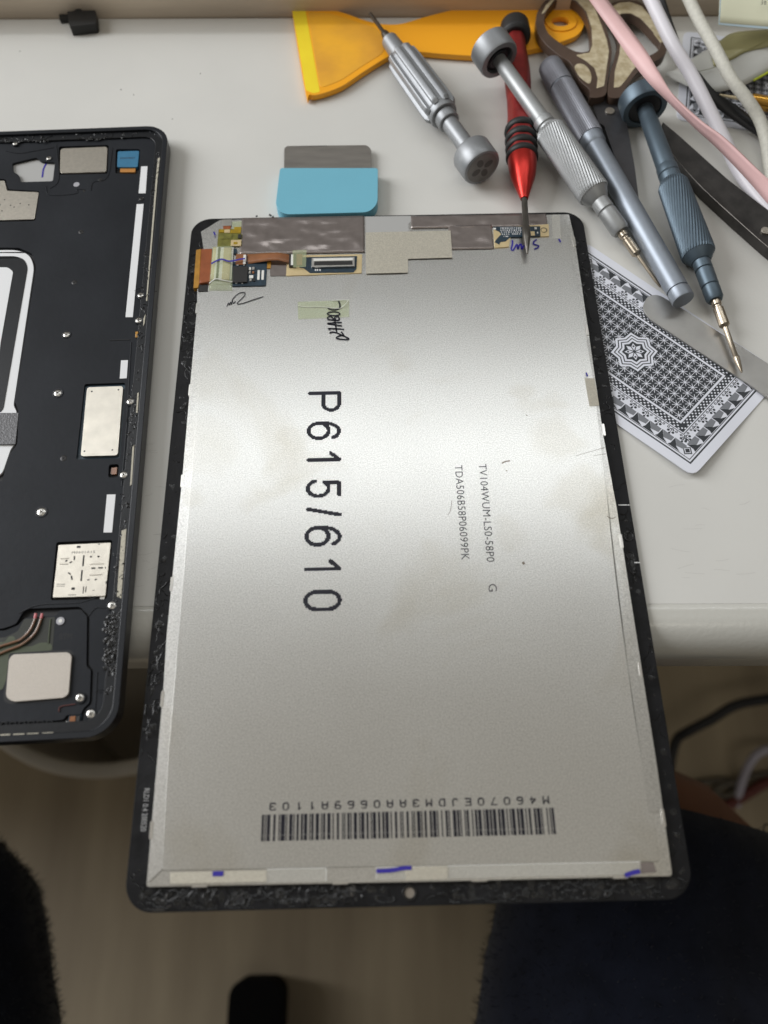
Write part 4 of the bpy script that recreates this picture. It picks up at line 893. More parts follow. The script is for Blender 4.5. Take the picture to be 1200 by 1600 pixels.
mk('collar', ax.lathe([(851, 183, 13.5), (852, 184.5, 15.5), (857, 193, 16), (858, 194, 14.5), (859, 195.5, 16.2), (866, 206, 16.5)], 36), M_['alu_silver'], t, smooth=30)
def knurl(n_, pitch, amp):
    return lambda an, tt: 1.0+amp*math.cos(n_*an+tt*pitch)
mk('knurled_grip', ax.lathe([(861, 199, 19), (864, 204, 23), (925, 299, 24.5), (927.5, 303, 23.8)], 288, knurl(36, 1.5, .040), 60), M_['alu_silver'], t, smooth=60)
mk('grip_end', ax.lathe([(926.5, 301.5, 23.8), (934, 313, 17), (936, 316, 14)], 40), M_['alu_silver'], t, smooth=30)
mk('neck', ax.lathe([(933, 312, 13.8), (945, 330, 14.2), (946, 331.5, 12.4), (947, 333, 14.2), (966, 360, 14.6), (969, 364, 12)], 36), M_['alu_silver'], t, smooth=30)
mk('bit', ax.lathe([(968, 363, 7.2), (974, 371, 7.4), (975, 372.5, 5.6), (977, 375, 5.6), (978, 376.5, 7.6), (993, 397, 7.6), (996, 401, 3.2), (1022, 436, 2.8), (1030, 446, 2.0), (1032, 449, 1.0)], 20), M_['bit_steel'], t, smooth=35)

# C: plain tube driver handle with fine ribs
ax = Axis((860, 105), 5.0, (1066, 466), 6.4)
t = tool('pen_screwdriver', 'slim violet-grey metal tool barrel with fine ribs and flat end', 'tool barrel', ax, 'screwdrivers on the desk')
def ribs(an, tt): return 1.0+.022*math.cos(44*an)
mk('end_cap', ax.lathe([(858, 101, 14), (859, 103, 17.5), (862, 109, 18.5), (874, 134, 19.5), (875.5, 137, 19)], 132, ribs, 1), M_['alu_violet'], t, smooth=50)
mk('groove', ax.lathe([(875, 136, 18), (878, 141, 18.2)], 40), M_['alu_tube'], t, smooth=30)
mk('ribbed_grip', ax.lathe([(877, 139, 19.3), (880, 145, 19.5), (921, 212, 20), (923, 216, 19.5)], 176, ribs, 2), M_['alu_violet'], t, smooth=50)
mk('step_ring', ax.lathe([(922, 213.5, 18.6), (929, 226, 18.4), (931, 229, 16.2)], 40), M_['alu_tube'], t, smooth=30)
mk('barrel', ax.lathe([(929, 226, 16), (1057, 450, 17.6), (1058.5, 452.6, 17.2), (1058.6, 453, 15.6), (1060, 455.4, 15.6), (1060.2, 455.8, 17.6), (1067, 467.5, 17.6), (1068, 469, 16.8)], 48), M_['alu_tube'], t, smooth=30)

# D: blue-grey driver
ax = Axis((1001, 152), 10.0, (1159, 582), 3.6)
t = tool('screwdriver', 'blue-grey knurled screwdriver with wide round cap, its tip over the card', 'screwdriver', ax, 'screwdrivers on the desk')
capD = mk('swivel_cap', ax.lathe([(1000.5, 150, 32), (1001.5, 152.5, 35.5), (1007.5, 168.5, 35.5), (1008.5, 171, 34), (1008.5, 171, 26), (1007, 167, 25), (1007, 167, 10)], 48), M_['alu_blue'], t, smooth=30)
mk('cap_bearing', ax.lathe([(1007, 167.2, 24.8), (1008, 169.6, 24.6), (1008.2, 170, 15)], 36), M_['cap_dark'], capD, smooth=30)
mk('shaft', ax.lathe([(1006, 165, 12), (1014, 187, 12.4), (1014.5, 188, 13.2), (1042, 264, 15)], 36), M_['alu_blue'], t, smooth=30)
mk('collar', ax.lathe([(1041, 261, 15), (1041.5, 262.5, 16), (1045, 272, 16.4), (1045.5, 273.5, 15.2), (1046, 275, 16.4), (1053, 294, 16.6)], 36), M_['alu_blue'], t, smooth=30)
mk('knurled_grip', ax.lathe([(1049.5, 284, 18), (1052, 291, 22.5), (1089, 395, 25.2), (1090.5, 398.5, 24.6)], 288, knurl(36, 1.5, .040), 60), M_['alu_blue'], t, smooth=60)
mk('grip_end', ax.lathe([(1090.2, 398, 24.6), (1093, 406, 19), (1094.5, 410, 15)], 40), M_['alu_blue'], t, smooth=30)
mk('neck', ax.lathe([(1093, 405, 13.6), (1099, 421.5, 13.8), (1099.4, 422.6, 12.0), (1099.8, 423.7, 12.0), (1100.2, 424.8, 13.8), (1109, 447, 13.6), (1109.4, 448.2, 11.8), (1109.8, 449.4, 11.8), (1110.2, 450.5, 13.6), (1116, 466, 13.4), (1117.5, 470, 11)], 36), M_['alu_blue'], t, smooth=30)
mk('bit', ax.lathe([(1117, 469, 7.4), (1120, 477, 7.6), (1120.5, 478.5, 6), (1121.5, 481, 6), (1122, 482.5, 8), (1132, 508, 8.2), (1133.5, 512, 4.2), (1150, 556, 3.8), (1150.6, 558, 5), (1152, 561, 5), (1157, 576, 2.8), (1159, 582, 1.2)], 20), M_['bit_steel'], t, smooth=35)

# ------------------------------------------------------------------ yellow scraper
ys = [(456.5, 17), (461, 11), (490, 10.5), (512, 13), (540, 21), (568, 31), (596, 37.5), (627, 37), (666, 26), (715, 14), (765, 9.5), (820, 8), (855, 6.5), (885, 9), (908, 19), (913.5, 31), (910, 45), (900, 56), (880, 64), (850, 73), (815, 80), (780, 86), (740, 87), (690, 84), (648, 80.5), (622, 82), (600, 92), (568, 112), (533, 135), (498, 147.5), (484, 147.5), (477, 142)]
t = thing('plastic_scraper', 'yellow-orange plastic scraper with fan-shaped blade and hole in handle', 'scraper', (*U(700, 50, 0).xy, 0))
hole = [(862, 31), (868, 27.5), (877, 26), (886, 28), (890.5, 33), (888, 38), (880, 40.5), (870, 40), (863.5, 36.5)]
mk('body', G().prism(closed_path(W(ys, 3.0), 4), 0.6, 3.0, [closed_path(W(hole, 3.0), 3)]), M_['yellow_plastic'], t, bevel=0.7, bseg=3)
fan = [(480, 18), (512, 20), (540, 28), (566, 37), (588, 43), (602, 60), (600, 82), (566, 103), (532, 126), (500, 138)]
mk('worn_blade', G().prism(fillet(W(fan, 3.12), 3), 2.6, 3.12), M_['yellow_worn'], t, bevel=0.1)
mk('blade_edge', G().prism(fillet(W([(456.8, 17), (462, 12.5), (477, 13.5), (500, 143.5), (490, 146), (478, 141)], 3.05), 1), 1.0, 3.05), M_['yellow_edge'], t, bevel=0.3)
hr_out = [(852, 32), (860, 23), (877, 20), (894, 23), (901, 33), (896, 43), (880, 48), (862, 45)]
mk('hole_rim', G().prism(closed_path(W(hr_out, 3.5), 5), 2.0, 3.5, [closed_path(W(hole, 3.5), 3)]), M_['yellow_plastic'], t, bevel=0.4, bseg=3)

# ------------------------------------------------------------------ blue razor scraper
t = thing('blade_scraper', 'small light blue scraper holding a straight steel blade', 'scraper', (*U(510, 300, 0).xy, 0))
mk('holder', G().prism(fillet(W([(437.5, 262.5), (590.5, 262.5), (590, 318), (577, 331.5), (443, 335), (430.5, 322)], 4.6), [1.2, 1.2, 3, 4, 4, 3], 5), 0.1, 4.6), M_['blue_plastic'], t, bevel=0.7, bseg=3)
mk('steel_blade', G().prism(fillet(W([(444, 232), (448, 228), (573, 226.5), (580, 233), (580.5, 268), (443.5, 268)], 2.4), [.8, .8, 1.2, 1.2, 0, 0]), 1.9, 2.4), M_['blade_steel'], t, bevel=0.08)

# ------------------------------------------------------------------ scissors
t = thing('scissors', 'scissors with brown and gold-speckled handles and dark blades', 'scissors', (*U(953, 174, 0).xy, 0))
zS = 7.6
lo = [(856, -3), (842, 14), (837.5, 30), (840, 50), (852, 68), (872, 85), (889, 96), (897, 108), (905, 125), (921, 140), (923, 152), (946, 148), (950, 120), (956, 82), (952, 60), (945, 38), (935, 10), (925, -6), (900, -14), (876, -12)]
li = [(868, 1), (853, 20), (851, 38), (859, 54), (880, 70), (901, 80.5), (918, 80), (923, 70), (922, 45), (914, 20), (900, 3), (884, -2)]
ro = [(955, 8), (966, 2), (985, 0.5), (1004, 6), (1022, 24), (1038, 52), (1043, 70), (1037, 87), (1015, 100), (994, 115), (979, 135), (972, 151), (951, 150), (952, 120), (962, 85), (966, 60), (958, 35)]
ri = [(963, 28), (972, 22.5), (986, 22.5), (1002, 31), (1020, 50), (1033, 66), (1028, 79), (1010, 89), (995, 92), (984, 84), (972, 60)]
for oo, ii, gold, nm in ((lo, li, [(846, 22), (853, 8), (866, -5), (882, -10), (905, -9), (922, -2), (930, 14), (940, 40), (948, 62), (951.5, 80), (944, 134), (932, 138), (934, 122), (929, 106), (916, 95), (900, 86), (921, 82), (925.5, 70), (924.5, 44), (916.5, 18), (901, 0.5), (884, -4.5), (867, -1.5), (851, 19)], 0),
                         (ro, ri, [(957, 10), (968, 4), (985, 3), (1002, 9), (1018, 27), (1032, 52), (1037, 66), (1033, 66), (1020, 49), (1002, 29), (986, 20.5), (971, 20.5), (962, 28), (971, 61), (983, 85.5), (995, 93.5), (1005, 94), (990, 108), (977, 126), (968, 136), (959, 137), (961, 110), (968, 84), (970, 62), (960, 35)], 1)):
    h = mk('handle', G().prism(closed_path(W(oo, zS), 4), 3.6, zS, [closed_path(W(ii, zS), 4)]), M_['scissor_brown'], t, bevel=0.9, bseg=3)
    mk('gold_inlay', G().prism(fillet(W(gold, zS+.12), .6), zS-.4, zS+.12), M_['scissor_gold'], h, bevel=0.05)
mk('worn_patch', G().prism(closed_path(W([(898, 104), (905, 99), (916, 103), (924, 116), (922, 130), (913, 126), (903, 116)], zS+.1), 4), zS-.3, zS+.1), M_['scissor_gold'], t, bevel=.1)
mk('blade', G().prism(fillet(W([(924, 151), (968, 149), (976, 172), (981, 200), (992, 262), (999, 318), (990, 312), (975, 288), (960, 243), (949, 212), (944, 196), (935, 192)], 4.4), .6), 2.6, 4.4), M_['blade_dark'], t, bevel=.25)
mk('blade', G().prism(fillet(W([(930, 165), (950, 160), (964, 230), (985, 300), (984, 309), (966, 282), (948, 240), (940, 205)], 2.4), .5), .5, 2.4), M_['blade_dark'], t, bevel=.25)
c = U(953, 173, 4.8); mk('rivet', disc(c, 1.9, 2, 5.0), M_['nickel'], t, bevel=.5, bseg=3)

# ------------------------------------------------------------------ black bar tool at the right edge
up_e = [(1035, 190), (1058, 209), (1087, 235), (1137, 280), (1200, 328), (1260, 372), (1300, 400)]
lo_e = [(1040, 228), (1070, 264), (1100, 296), (1150, 342), (1200, 386), (1250, 425), (1290, 452)]
t = thing('bar_tool', 'scratched black metal bar tool with a steel rivet, running off the right edge', 'hand tool', (*U(1130, 310, 0).xy, 0))
mk('bar', G().prism(fillet(W(up_e+lo_e[::-1], 5.0), 1.0), 0.1, 5.0), M_['tool_black'], t, bevel=.35)
pe = smooth_path([U(x, y, 4.95) for x, y in lo_e[:6]], 4); mk('edge_highlight', G().tube(pe, .12, 5), M_['blade_steel'], t)  # thin steel line stands in for the highlight along the front edge
c = U(1196, 361, 5.3); mk('rivet', disc(c, 1.7, 4.0, 5.7), M_['nickel'], t, bevel=.5, bseg=3)

# ------------------------------------------------------------------ cards
def playing_card(label, c, ang, HL=44.0, HB=28.5, lift=None, z=0.02, th=.33):
    ca, sa = math.cos(ang), math.sin(ang)
    ea = Vector((ca, sa, 0)); eb = Vector((-sa, ca, 0)); c = Vector((c[0], c[1], 0))
    lift = lift or (lambda a, b: 0.0)
    def w3(a, b, dz): p = c+ea*a+eb*b; p.z = z+th+lift(a, b)+dz; return p
    t = thing('playing_card', label, 'playing card', (c.x, c.y, 0), 'playing cards lying face down')
    # body: grid clipped to rounded corners
    g = G(); na, nb = 44, 28; R = 3.2
    def clampc(a, b):
        ax_, bx_ = HL-R, HB-R
        if abs(a) > ax_ and abs(b) > bx_:
            da, db = abs(a)-ax_, abs(b)-bx_; q = math.hypot(da, db)
            if q > R: a = math.copysign(ax_+da*R/q, a); b = math.copysign(bx_+db*R/q, b)
        return a, b
    vs = []
    for i in range(na+1):
        for j in range(nb+1):
            a, b = clampc(-HL+2*HL*i/na, -HB+2*HB*j/nb); vs.append(w3(a, b, 0))
    g.add(vs, [(i*(nb+1)+j, (i+1)*(nb+1)+j, (i+1)*(nb+1)+j+1, i*(nb+1)+j+1) for i in range(na) for j in range(nb)])
    mk('card_sheet', g, M_['card_white'], t, smooth=0, solid=th, recalc=True)
    K, Wt, Md = G(), G(), G()
    def quad(g, q, dz, n=1):
        (a0, b0), (a1, b1), (a2, b2), (a3, b3) = q
        if n == 1: g.add([w3(*p, dz) for p in q], [(0, 1, 2, 3)]); return
        for k in range(n):
            t0, t1 = k/n, (k+1)/n; L_ = lambda p, r, t_: (p[0]+(r[0]-p[0])*t_, p[1]+(r[1]-p[1])*t_)
            g.add([w3(*L_(q[0], q[1], t0), dz), w3(*L_(q[0], q[1], t1), dz), w3(*L_(q[3], q[2], t1), dz), w3(*L_(q[3], q[2], t0), dz)], [(0, 1, 2, 3)])
    def line(g, p, q, wd_, dz, n=1):
        d = Vector((q[0]-p[0], q[1]-p[1])); d.normalize(); nn = Vector((-d.y, d.x))*wd_/2
        quad(g, [(p[0]+nn.x, p[1]+nn.y), (q[0]+nn.x, q[1]+nn.y), (q[0]-nn.x, q[1]-nn.y), (p[0]-nn.x, p[1]-nn.y)], dz, n)
    def frame(g, ha, hb, wd_, dz):
        for s_ in (-1, 1): line(g, (-ha-wd_/2, s_*hb), (ha+wd_/2, s_*hb), wd_, dz, 24); line(g, (s_*ha, -hb), (s_*ha, hb), wd_, dz, 16)
    def band(g, ha0, hb0, ha1, hb1, dz):
        """filled frame between two rectangles"""
        for s_ in (-1, 1):
            quad(g, [(-ha1, s_*hb0), (ha1, s_*hb0), (ha1, s_*hb1), (-ha1, s_*hb1)], dz, 24); 
            quad(g, [(s_*ha0, -hb0), (s_*ha0, hb0), (s_*ha1, hb0), (s_*ha1, -hb0)], dz, 1) if False else None
            for k in range(16):
                b0 = -hb0+2*hb0*k/16; b1 = -hb0+2*hb0*(k+1)/16
                quad(g, [(s_*ha0, b0), (s_*ha1, b0), (s_*ha1, b1), (s_*ha0, b1)], dz)
    m0 = 3.6; A0, B0 = HL-m0, HB-m0                      # edge of the printed area
    frame(K, A0, B0, .55, .02); frame(K, A0-1.0, B0-1.0, .25, .02)
    # zigzag of dark triangles with a hatched neighbour
    def side(length, place):
        n_ = max(2, round(2*length/5.0)); st = 2*length/n_
        for k in range(n_):
            x0 = -length+k*st; h = 3.4
            K.add([w3(*place(x0, 0), .02), w3(*place(x0+st*.95, 0), .02), w3(*place(x0+st*.2, h*.55), .02)], [(0, 1, 2)])
            K.add([w3(*place(x0+st*.1, h*.1), .03), w3(*place(x0+st*.52, h*.35), .03), w3(*place(x0+st*.12, h*1.1), .03)], [(0, 1, 2)])
            Md.add([w3(*place(x0+st*.52, h*.35), .03), w3(*place(x0+st*1.05, h*.5), .03), w3(*place(x0+st*1.05, h*1.05), .03), w3(*place(x0+st*.15, h*1.1), .03)], [(0, 1, 2, 3)])
            # little trefoil ornament
            cx, cy = x0+st*.6, h+1.5
            for da, db, r in ((0, 1.0, .5), (-.9, -.1, .5), (.9, -.1, .5), (0, -.95, .42), (-1.6, 1.0, .48), (1.6, 1.0, .48), (-.7, .75, .26), (.7, .75, .26)):
                K.add([w3(*place(cx+da+r*math.cos(q*math.pi/4), cy+db+r*math.sin(q*math.pi/4)), .02) for q in range(8)], [tuple(range(8))])
            for da, db, r in ((-1.6, 1.0, .22), (1.6, 1.0, .22), (0, 1.0, .2)):
                Wt.add([w3(*place(cx+da+r*math.cos(q*math.pi/3), cy+db+r*math.sin(q*math.pi/3)), .05) for q in range(6)], [tuple(range(6))])
            line(K, place(cx, cy-1.1), place(cx, cy+.6), .2, .02)
    e = 1.3
    for s_ in (-1, 1):
        side(A0-e-3.5, lambda x, y, s_=s_: (x*s_, -s_*(B0-e-y))); side(B0-e-3.5, lambda x, y, s_=s_: (s_*(A0-e-y), x*s_))
        for s2 in (-1, 1):
            ca_, cb_ = s_*(A0-3.4), s2*(B0-3.4)
            K.add([w3(ca_+1.9*x, cb_+1.9*y, .02) for x, y in ((1, 0), (0, 1), (-1, 0), (0, -1))], [(0, 1, 2, 3)]); Wt.add([w3(ca_+1.35*x, cb_+1.35*y, .05) for x, y in ((1, 0), (0, 1), (-1, 0), (0, -1))], [(0, 1, 2, 3)]); K.add([w3(ca_+1.0*x, cb_+1.0*y, .08) for x, y in ((1, 0), (0, 1), (-1, 0), (0, -1))], [(0, 1, 2, 3)])
    # checker band and field
    A1, B1 = A0-8.0, B0-8.0
    frame(K, A1, B1, .28, .02); band(K, A1-3.1, B1-3.1, A1-.55, B1-.55, .02); 
    for row in (0, 1, 2):
        q = .95+.82*row; ha, hb = A1-q, B1-q
        na_ = 2*int(ha/1.7); nb_ = 2*int(hb/1.7)
        for s_ in (-1, 1):
            for k in range(na_):
                a = (k-na_/2+.5+.5*(row % 2))*1.7; Wt.add([w3(a+.40*math.cos(i*math.pi/3), s_*hb+.34*math.sin(i*math.pi/3), .05) for i in range(6)], [tuple(range(6))])
            for k in range(nb_):
                b = (k-nb_/2+.5+.5*(row % 2))*1.7; Wt.add([w3(s_*ha+.34*math.cos(i*math.pi/3), b+.40*math.sin(i*math.pi/3), .05) for i in range(6)], [tuple(range(6))])
    A2, B2 = A1-3.9, B1-3.9
    na_, nb_ = 26, 16
    for i in range(na_):
        for j in range(nb_):
            a0 = -A2+2*A2*i/na_; a1 = -A2+2*A2*(i+1)/na_; b0 = -B2+2*B2*j/nb_; b1 = -B2+2*B2*(j+1)/nb_
            K.add([w3(a0, b0, .02), w3(a1, b0, .02), w3(a1, b1, .02), w3(a0, b1, .02)], [(0, 1, 2, 3)])
    st = 3.05; na_ = int(2*A2/st); nb_ = int(2*B2/st); sa_ = 2*A2/na_; sb_ = 2*B2/nb_
    for i in range(na_):
        for j in range(nb_):
            ca_ = -A2+(i+.5)*sa_; cb_ = -B2+(j+.5)*sb_
            if math.hypot(ca_, cb_) < 7.2: continue
            for k in range(8):
                an = k*math.pi/4+math.pi/8*0; R_ = 1.52 if k % 2 == 0 else 1.5; d = (math.cos(an), math.sin(an)); nn = (-d[1]*.11, d[0]*.11)
                Wt.add([w3(ca_-nn[0], cb_-nn[1], .05), w3(ca_+nn[0], cb_+nn[1], .05), w3(ca_+d[0]*R_+nn[0], cb_+d[1]*R_+nn[1], .05), w3(ca_+d[0]*R_-nn[0], cb_+d[1]*R_-nn[1], .05)], [(0, 1, 2, 3)])
            for da, db in ((.5, .5),):
                x_, y_ = ca_+sa_*da, cb_+sb_*db
                if abs(x_) < A2-.5 and abs(y_) < B2-.5:
                    for k in range(4):
                        an = k*math.pi/2+math.pi/4; Wt.add([w3(x_+.75*math.cos(an)+.17*math.cos(q*math.pi/2), y_+.75*math.sin(an)+.17*math.sin(q*math.pi/2), .05) for q in range(4)], [(0, 1, 2, 3)])
    # eight-pointed medallion
    def star8(g, R_, dz, k=.80):
        g.add([w3(R_*(1 if q % 2 == 0 else k)*math.cos(q*math.pi/8), R_*(1 if q % 2 == 0 else k)*math.sin(q*math.pi/8), dz) for q in range(16)], [tuple(range(16))])
    for R_, gg_, dz in ((8.4, Wt, .06), (7.4, K, .08), (6.9, Wt, .10), (6.0, K, .12), (5.5, Wt, .14), (4.5, K, .16)): star8(gg_, R_, dz)
    for k in range(8):
        an = k*math.pi/4; d = (math.cos(an), math.sin(an)); nn = (-d[1], d[0]); R_ = 3.6
        Wt.add([w3(d[0]*.5, d[1]*.5, .18), w3(d[0]*2.2+nn[0]*.75, d[1]*2.2+nn[1]*.75, .18), w3(d[0]*R_, d[1]*R_, .18), w3(d[0]*2.2-nn[0]*.75, d[1]*2.2-nn[1]*.75, .18)], [(0, 1, 2, 3)])
        if k % 2: K.add([w3(d[0]*2.3+.42*math.cos(q*math.pi/3), d[1]*2.3+.42*math.sin(q*math.pi/3), .20) for q in range(6)], [tuple(range(6))])
    for nm, g_, mn in (('printed_pattern', K, 'card_ink'), ('printed_hatching', Md, 'card_mid'), ('printed_highlights', Wt, 'card_white')):
        mk(nm, g_, M_[mn], t, smooth=0, recalc=False)
    return t
def sst(x): x = max(0., min(1., x)); return x*x*(3-2*x)
playing_card('playing card with black and white star pattern, tucked under the screen', (85.45, 56.84), math.radians(-43.8), lift=lambda a, b: 2.0*sst((a-2)/44)*sst((14-b)/44))
pA = U(1068, 53, .3); pB = U(1057, 187, .3); dirb = (pA-pB).normalized(); dira = Vector((dirb.y, -dirb.x, 0)); cc = pB+dirb*28.5+dira*44
playing_card('playing card half covered by frosted film under the cables', (cc.x, cc.y), math.atan2(dira.y, dira.x))

# ------------------------------------------------------------------ steel spudger, film, note, straps and cables
g = G().prism(fillet(W([(1012, 462), (1029, 460), (1064, 481), (1200, 568), (1300, 632), (1296, 684), (1200, 622), (1173, 602), (1013, 497), (1003, 480)], 1.5), [3, 3, 1, 0, .5, .5, 0, 0, 3, 3]), .75, 1.5)
o = mk('steel_spudger', g, M_['steel_flat'], bevel=.12); tag(o, 'flat steel pry strip with rounded end lying over the playing card', 'pry tool')
def edges(pts): return smooth_path([U(*p) for p in pts], 8)
Lp = edges([(905, -25, 34), (920, 0, 30), (950, 42, 27), (985, 92, 25), (1014, 128, 24), (1046, 158, 22), (1090, 200, 19), (1125, 232, 17), (1170, 280, 15), (1205, 322, 13), (1250, 372, 12)])
Rp = edges([(935, -25, 34), (946, 0, 30), (975, 38, 28), (1009, 82, 28), (1030, 116, 27), (1052, 147, 25), (1096, 188, 23), (1134, 216, 22), (1180, 260, 20), (1210, 290, 18), (1260, 340, 17)])
o = mk('pink_strap', G().ribbon(Lp, Rp, 3, .8), M_['pink_strap'], smooth=180, solid=1.0); tag(o, 'pink flat twisted strap crossing the tools at the upper right', 'strap')
def cable(name, label, cat, pts, r, mn, seg=12):
    o = mk(name, G().tube(smooth_path([U(*p) for p in pts], 8), r, seg), M_[mn], smooth=60); return tag(o, label, cat)
cable('white_cable', 'smooth white cable running beside the black strap, under the pink strap', 'cable', [(1005, -22, 24), (1017, 0, 22), (1050, 67, 19), (1080, 117, 15), (1108, 172, 11), (1133, 222, 7), (1158, 272, 3.2), (1200, 326, 2.9), (1260, 380, 2.9)], 2.75, 'white_cable')
cable('braided_cable', 'off-white braided cable passing in front of the sticky note', 'cable', [(1066, -24, 24), (1077, 0, 22), (1093, 33, 20), (1117, 75, 18), (1142, 122, 15), (1167, 155, 12), (1187, 187, 8), (1197, 220, 5), (1203, 260, 3), (1215, 320, 2.6)], 2.45, 'braid_cable')
Lp = edges([(1020, -20, 18), (1027, 0, 17), (1047, 52, 15), (1066, 88, 13.5), (1082, 117, 12), (1102, 150, 9), (1130, 175, 6), (1178, 207, 3.5), (1230, 240, 2.5)])
Rp = edges([(1032, -20, 19), (1040, 0, 18), (1055, 45, 16), (1072, 86, 14), (1095, 115, 13), (1120, 144, 10), (1152, 165, 7), (1186, 190, 4.5), (1240, 222, 3.5)])
o = mk('black_strap', G().ribbon(Lp, Rp, 3, .5), M_['black_cable'], smooth=180, solid=1.0); tag(o, 'black flat strap lying between the two white cables', 'strap')
# frosted film bag
Lf = edges([(1040, 118, 3.0), (1060, 128, 3.4), (1085, 138, 3.8), (1120, 143.5, 4.2), (1160, 134, 4.6), (1180, 124, 5), (1205, 110, 5.5), (1240, 95, 6)])
Rf = edges([(1041, 117, 3.0), (1062, 104, 4.0), (1083, 90, 5), (1105, 77, 6), (1124, 65, 7), (1148, 52, 8), (1205, 47, 9), (1240, 45, 9)])
t = thing('film_sleeve', 'frosted clear film sleeve with painted yellow reflection lying over the card', 'film', (*U(1130, 100, 0).xy, 0))
mk('film_sheet', G().ribbon(Lf, Rf, 10, 1.6), M_['frosted_film'], t, smooth=180, solid=.15)
n0 = len(Lf); mid = [Lf[i].lerp(Rf[i], .50) for i in range(n0)]
for q in mid: q.z += 1.9
RR = [p+Vector((0, 0, .5)) for p in Rf]
mk('yellow_reflection', G().ribbon(mid[n0//2-4:], RR[n0//2-4:], 6, .8), M_['reflection_yellow'], t, smooth=180, solid=.1)  # yellow reflection in the film, made as a tinted sheet
mk('lime_edge', G().tube([U(1178, 125.5, 5.2), U(1190, 119, 5.4), U(1206, 110, 5.7)], .45, 8), M_['lime_edge'], t)
seam = smooth_path([U(1090, 112, 7.2), U(1120, 104, 7.6), (U(1150, 88, 8.6)), U(1205, 60, 9.8)], 6); mk('seam', G().tube(seam, .10, 5), M_['olive'], t)
# note
t = thing('sticky_note', 'pale yellow sticky note with light blue edge, top right corner', 'note', (*U(1160, 20, 12).xy, 12))
nv = edges([(1122.5, 39, 17), (1160, 42.5, 16), (1205, 46, 15.5), (1250, 49, 15)]); nt2 = edges([(1124, -40, 26), (1162, -40, 26), (1210, -40, 26), (1250, -40, 26)])
mk('note_sheet', G().ribbon(nv, nt2, 6, 1.0), M_['note_paper'], t, smooth=180, solid=.25)
def note_pt(fr, s_): 
    i = fr*(len(nv)-1); k = min(len(nv)-2, int(i)); a = nv[k].lerp(nv[k+1], i-k); b = nt2[k].lerp(nt2[k+1], i-k); p = a.lerp(b, s_); p.z += 1.0*4*s_*(1-s_); return p
e0 = [note_pt(i/20, .0)+Vector((0, -.02, .12)) for i in range(21)]; e1 = [note_pt(i/20, .035)+Vector((0, 0, .12)) for i in range(21)]
mk('blue_border', G().ribbon(e0, e1, 1), M_['note_edge'], t, smooth=180)
e0 = [note_pt(0, s_/10)+Vector((-.02, 0, .14)) for s_ in range(11)]; e1 = [note_pt(.014, s_/10)+Vector((0, 0, .14)) for s_ in range(11)]
mk('blue_border', G().ribbon(e0, e1, 1), M_['note_edge'], t, smooth=180)
z_ = 22.4
for a, b in (((1189.5, 1), (1193, 1)), ((1190, 4), (1193, 3.6)), ((1191.4, .5), (1191, 7)), ((1189.3, 7), (1191, 6)), ((1194.4, 1.5), (1197, 1.5)), ((1194.6, 1.5), (1194.4, 6)), ((1197, 1.5), (1197, 6)), ((1195.8, 2.4), (1195.6, 4.6)), ((1194.2, 7.4), (1195.4, 6)), ((1196.2, 6), (1197.4, 7.6))):
    mk('ink_stroke', G().stroke([U(*a, z_).xy, U(*b, z_).xy], .2, z_), M_['ink_thin'], t, smooth=0)
# gold pen-like tool
ax = Axis((1123, 148, )[:2], 3.2, (1240, 170), 4.6)
t = tool('gold_probe', 'gold metal probe with slender tip, right edge under the braided cable', 'probe', ax)
mk('tip', ax.lathe([(1123, 148, 1.4), (1150, 152.5, 2.6), (1166, 156, 3.4)], 16), M_['cream'], t); mk('barrel', ax.lathe([(1164, 155, 4), (1170, 157, 9), (1176, 158, 11), (1240, 170, 11.5)], 28), M_['gold_metal'], t, smooth=30)
# black clip at the back
t = thing('black_clip', 'small black plastic bracket at the back edge of the desk', 'bracket', (*U(128, 32, 0).xy, 0))
mk('block', G().prism(fillet(W([(105, 18), (115, 17), (120, 13.5), (127, 14), (128, 16.5), (149, 16), (150.5, 33), (149, 37), (109, 41.5), (106, 32)], 4.5), .6), .1, 4.5), M_['rubber_black'], t, bevel=.5)
mk('wing', G().prism(fillet(W([(92, 21.5), (107, 18.5), (108, 29), (93, 31)], 2), .5), .1, 2.0), M_['rubber_black'], t, bevel=.3)
# loose crumbs on the desk
random.seed(9); g = G()
for x, y in ((401, 337.5), (423, 337), (426, 339), (421, 335.5)): blob(g, U(x, y, .05), .5, .4)
for x, y in ((189, 140), (209, 148), (31, 80), (269, 186), (313, 115), (382, 12), (186, 20)): blob(g, U(x, y, .03), .35, .12)
o = mk('adhesive_specks', g, M_['black_residue'], smooth=50); tag(o, 'tiny dark specks of adhesive scattered on the desk top', 'specks'); o['kind'] = 'stuff'

# ------------------------------------------------------------------ under and in front of the desk
c = U(170, 917, -450)
cbn = (-240.0, 112.0); rows = [(0.1, -738), (100, -738), (122, -730), (141, -455), (146, -452), (149, -448), (149, -444), (146, -441), (141, -441), (138, -446), (119, -722), (100, -733), (0.1, -733)]
def turned(rows, cx, cy, seg=64):
    vs = []; fs = []
    for r, z in rows:
        for k in range(seg): vs.append((cx+r*math.cos(2*math.pi*k/seg), cy+r*math.sin(2*math.pi*k/seg), z))
    for i in range(len(rows)-1):
        for k in range(seg): j = (k+1) % seg; fs.append((i*seg+k, i*seg+j, (i+1)*seg+j, (i+1)*seg+k))
    return G().add(vs, fs)
bn = thing('waste_bin', 'round dark bin with pale rim on the floor under the desk', 'bin', (cbn[0], cbn[1], -739))
mk('bin_body', turned([(0.1, -738), (100, -738), (122, -730), (141, -455), (143, -450), (139, -450), (119, -722), (100, -733), (0.1, -733)], *cbn), M_['bin_dark'], bn)
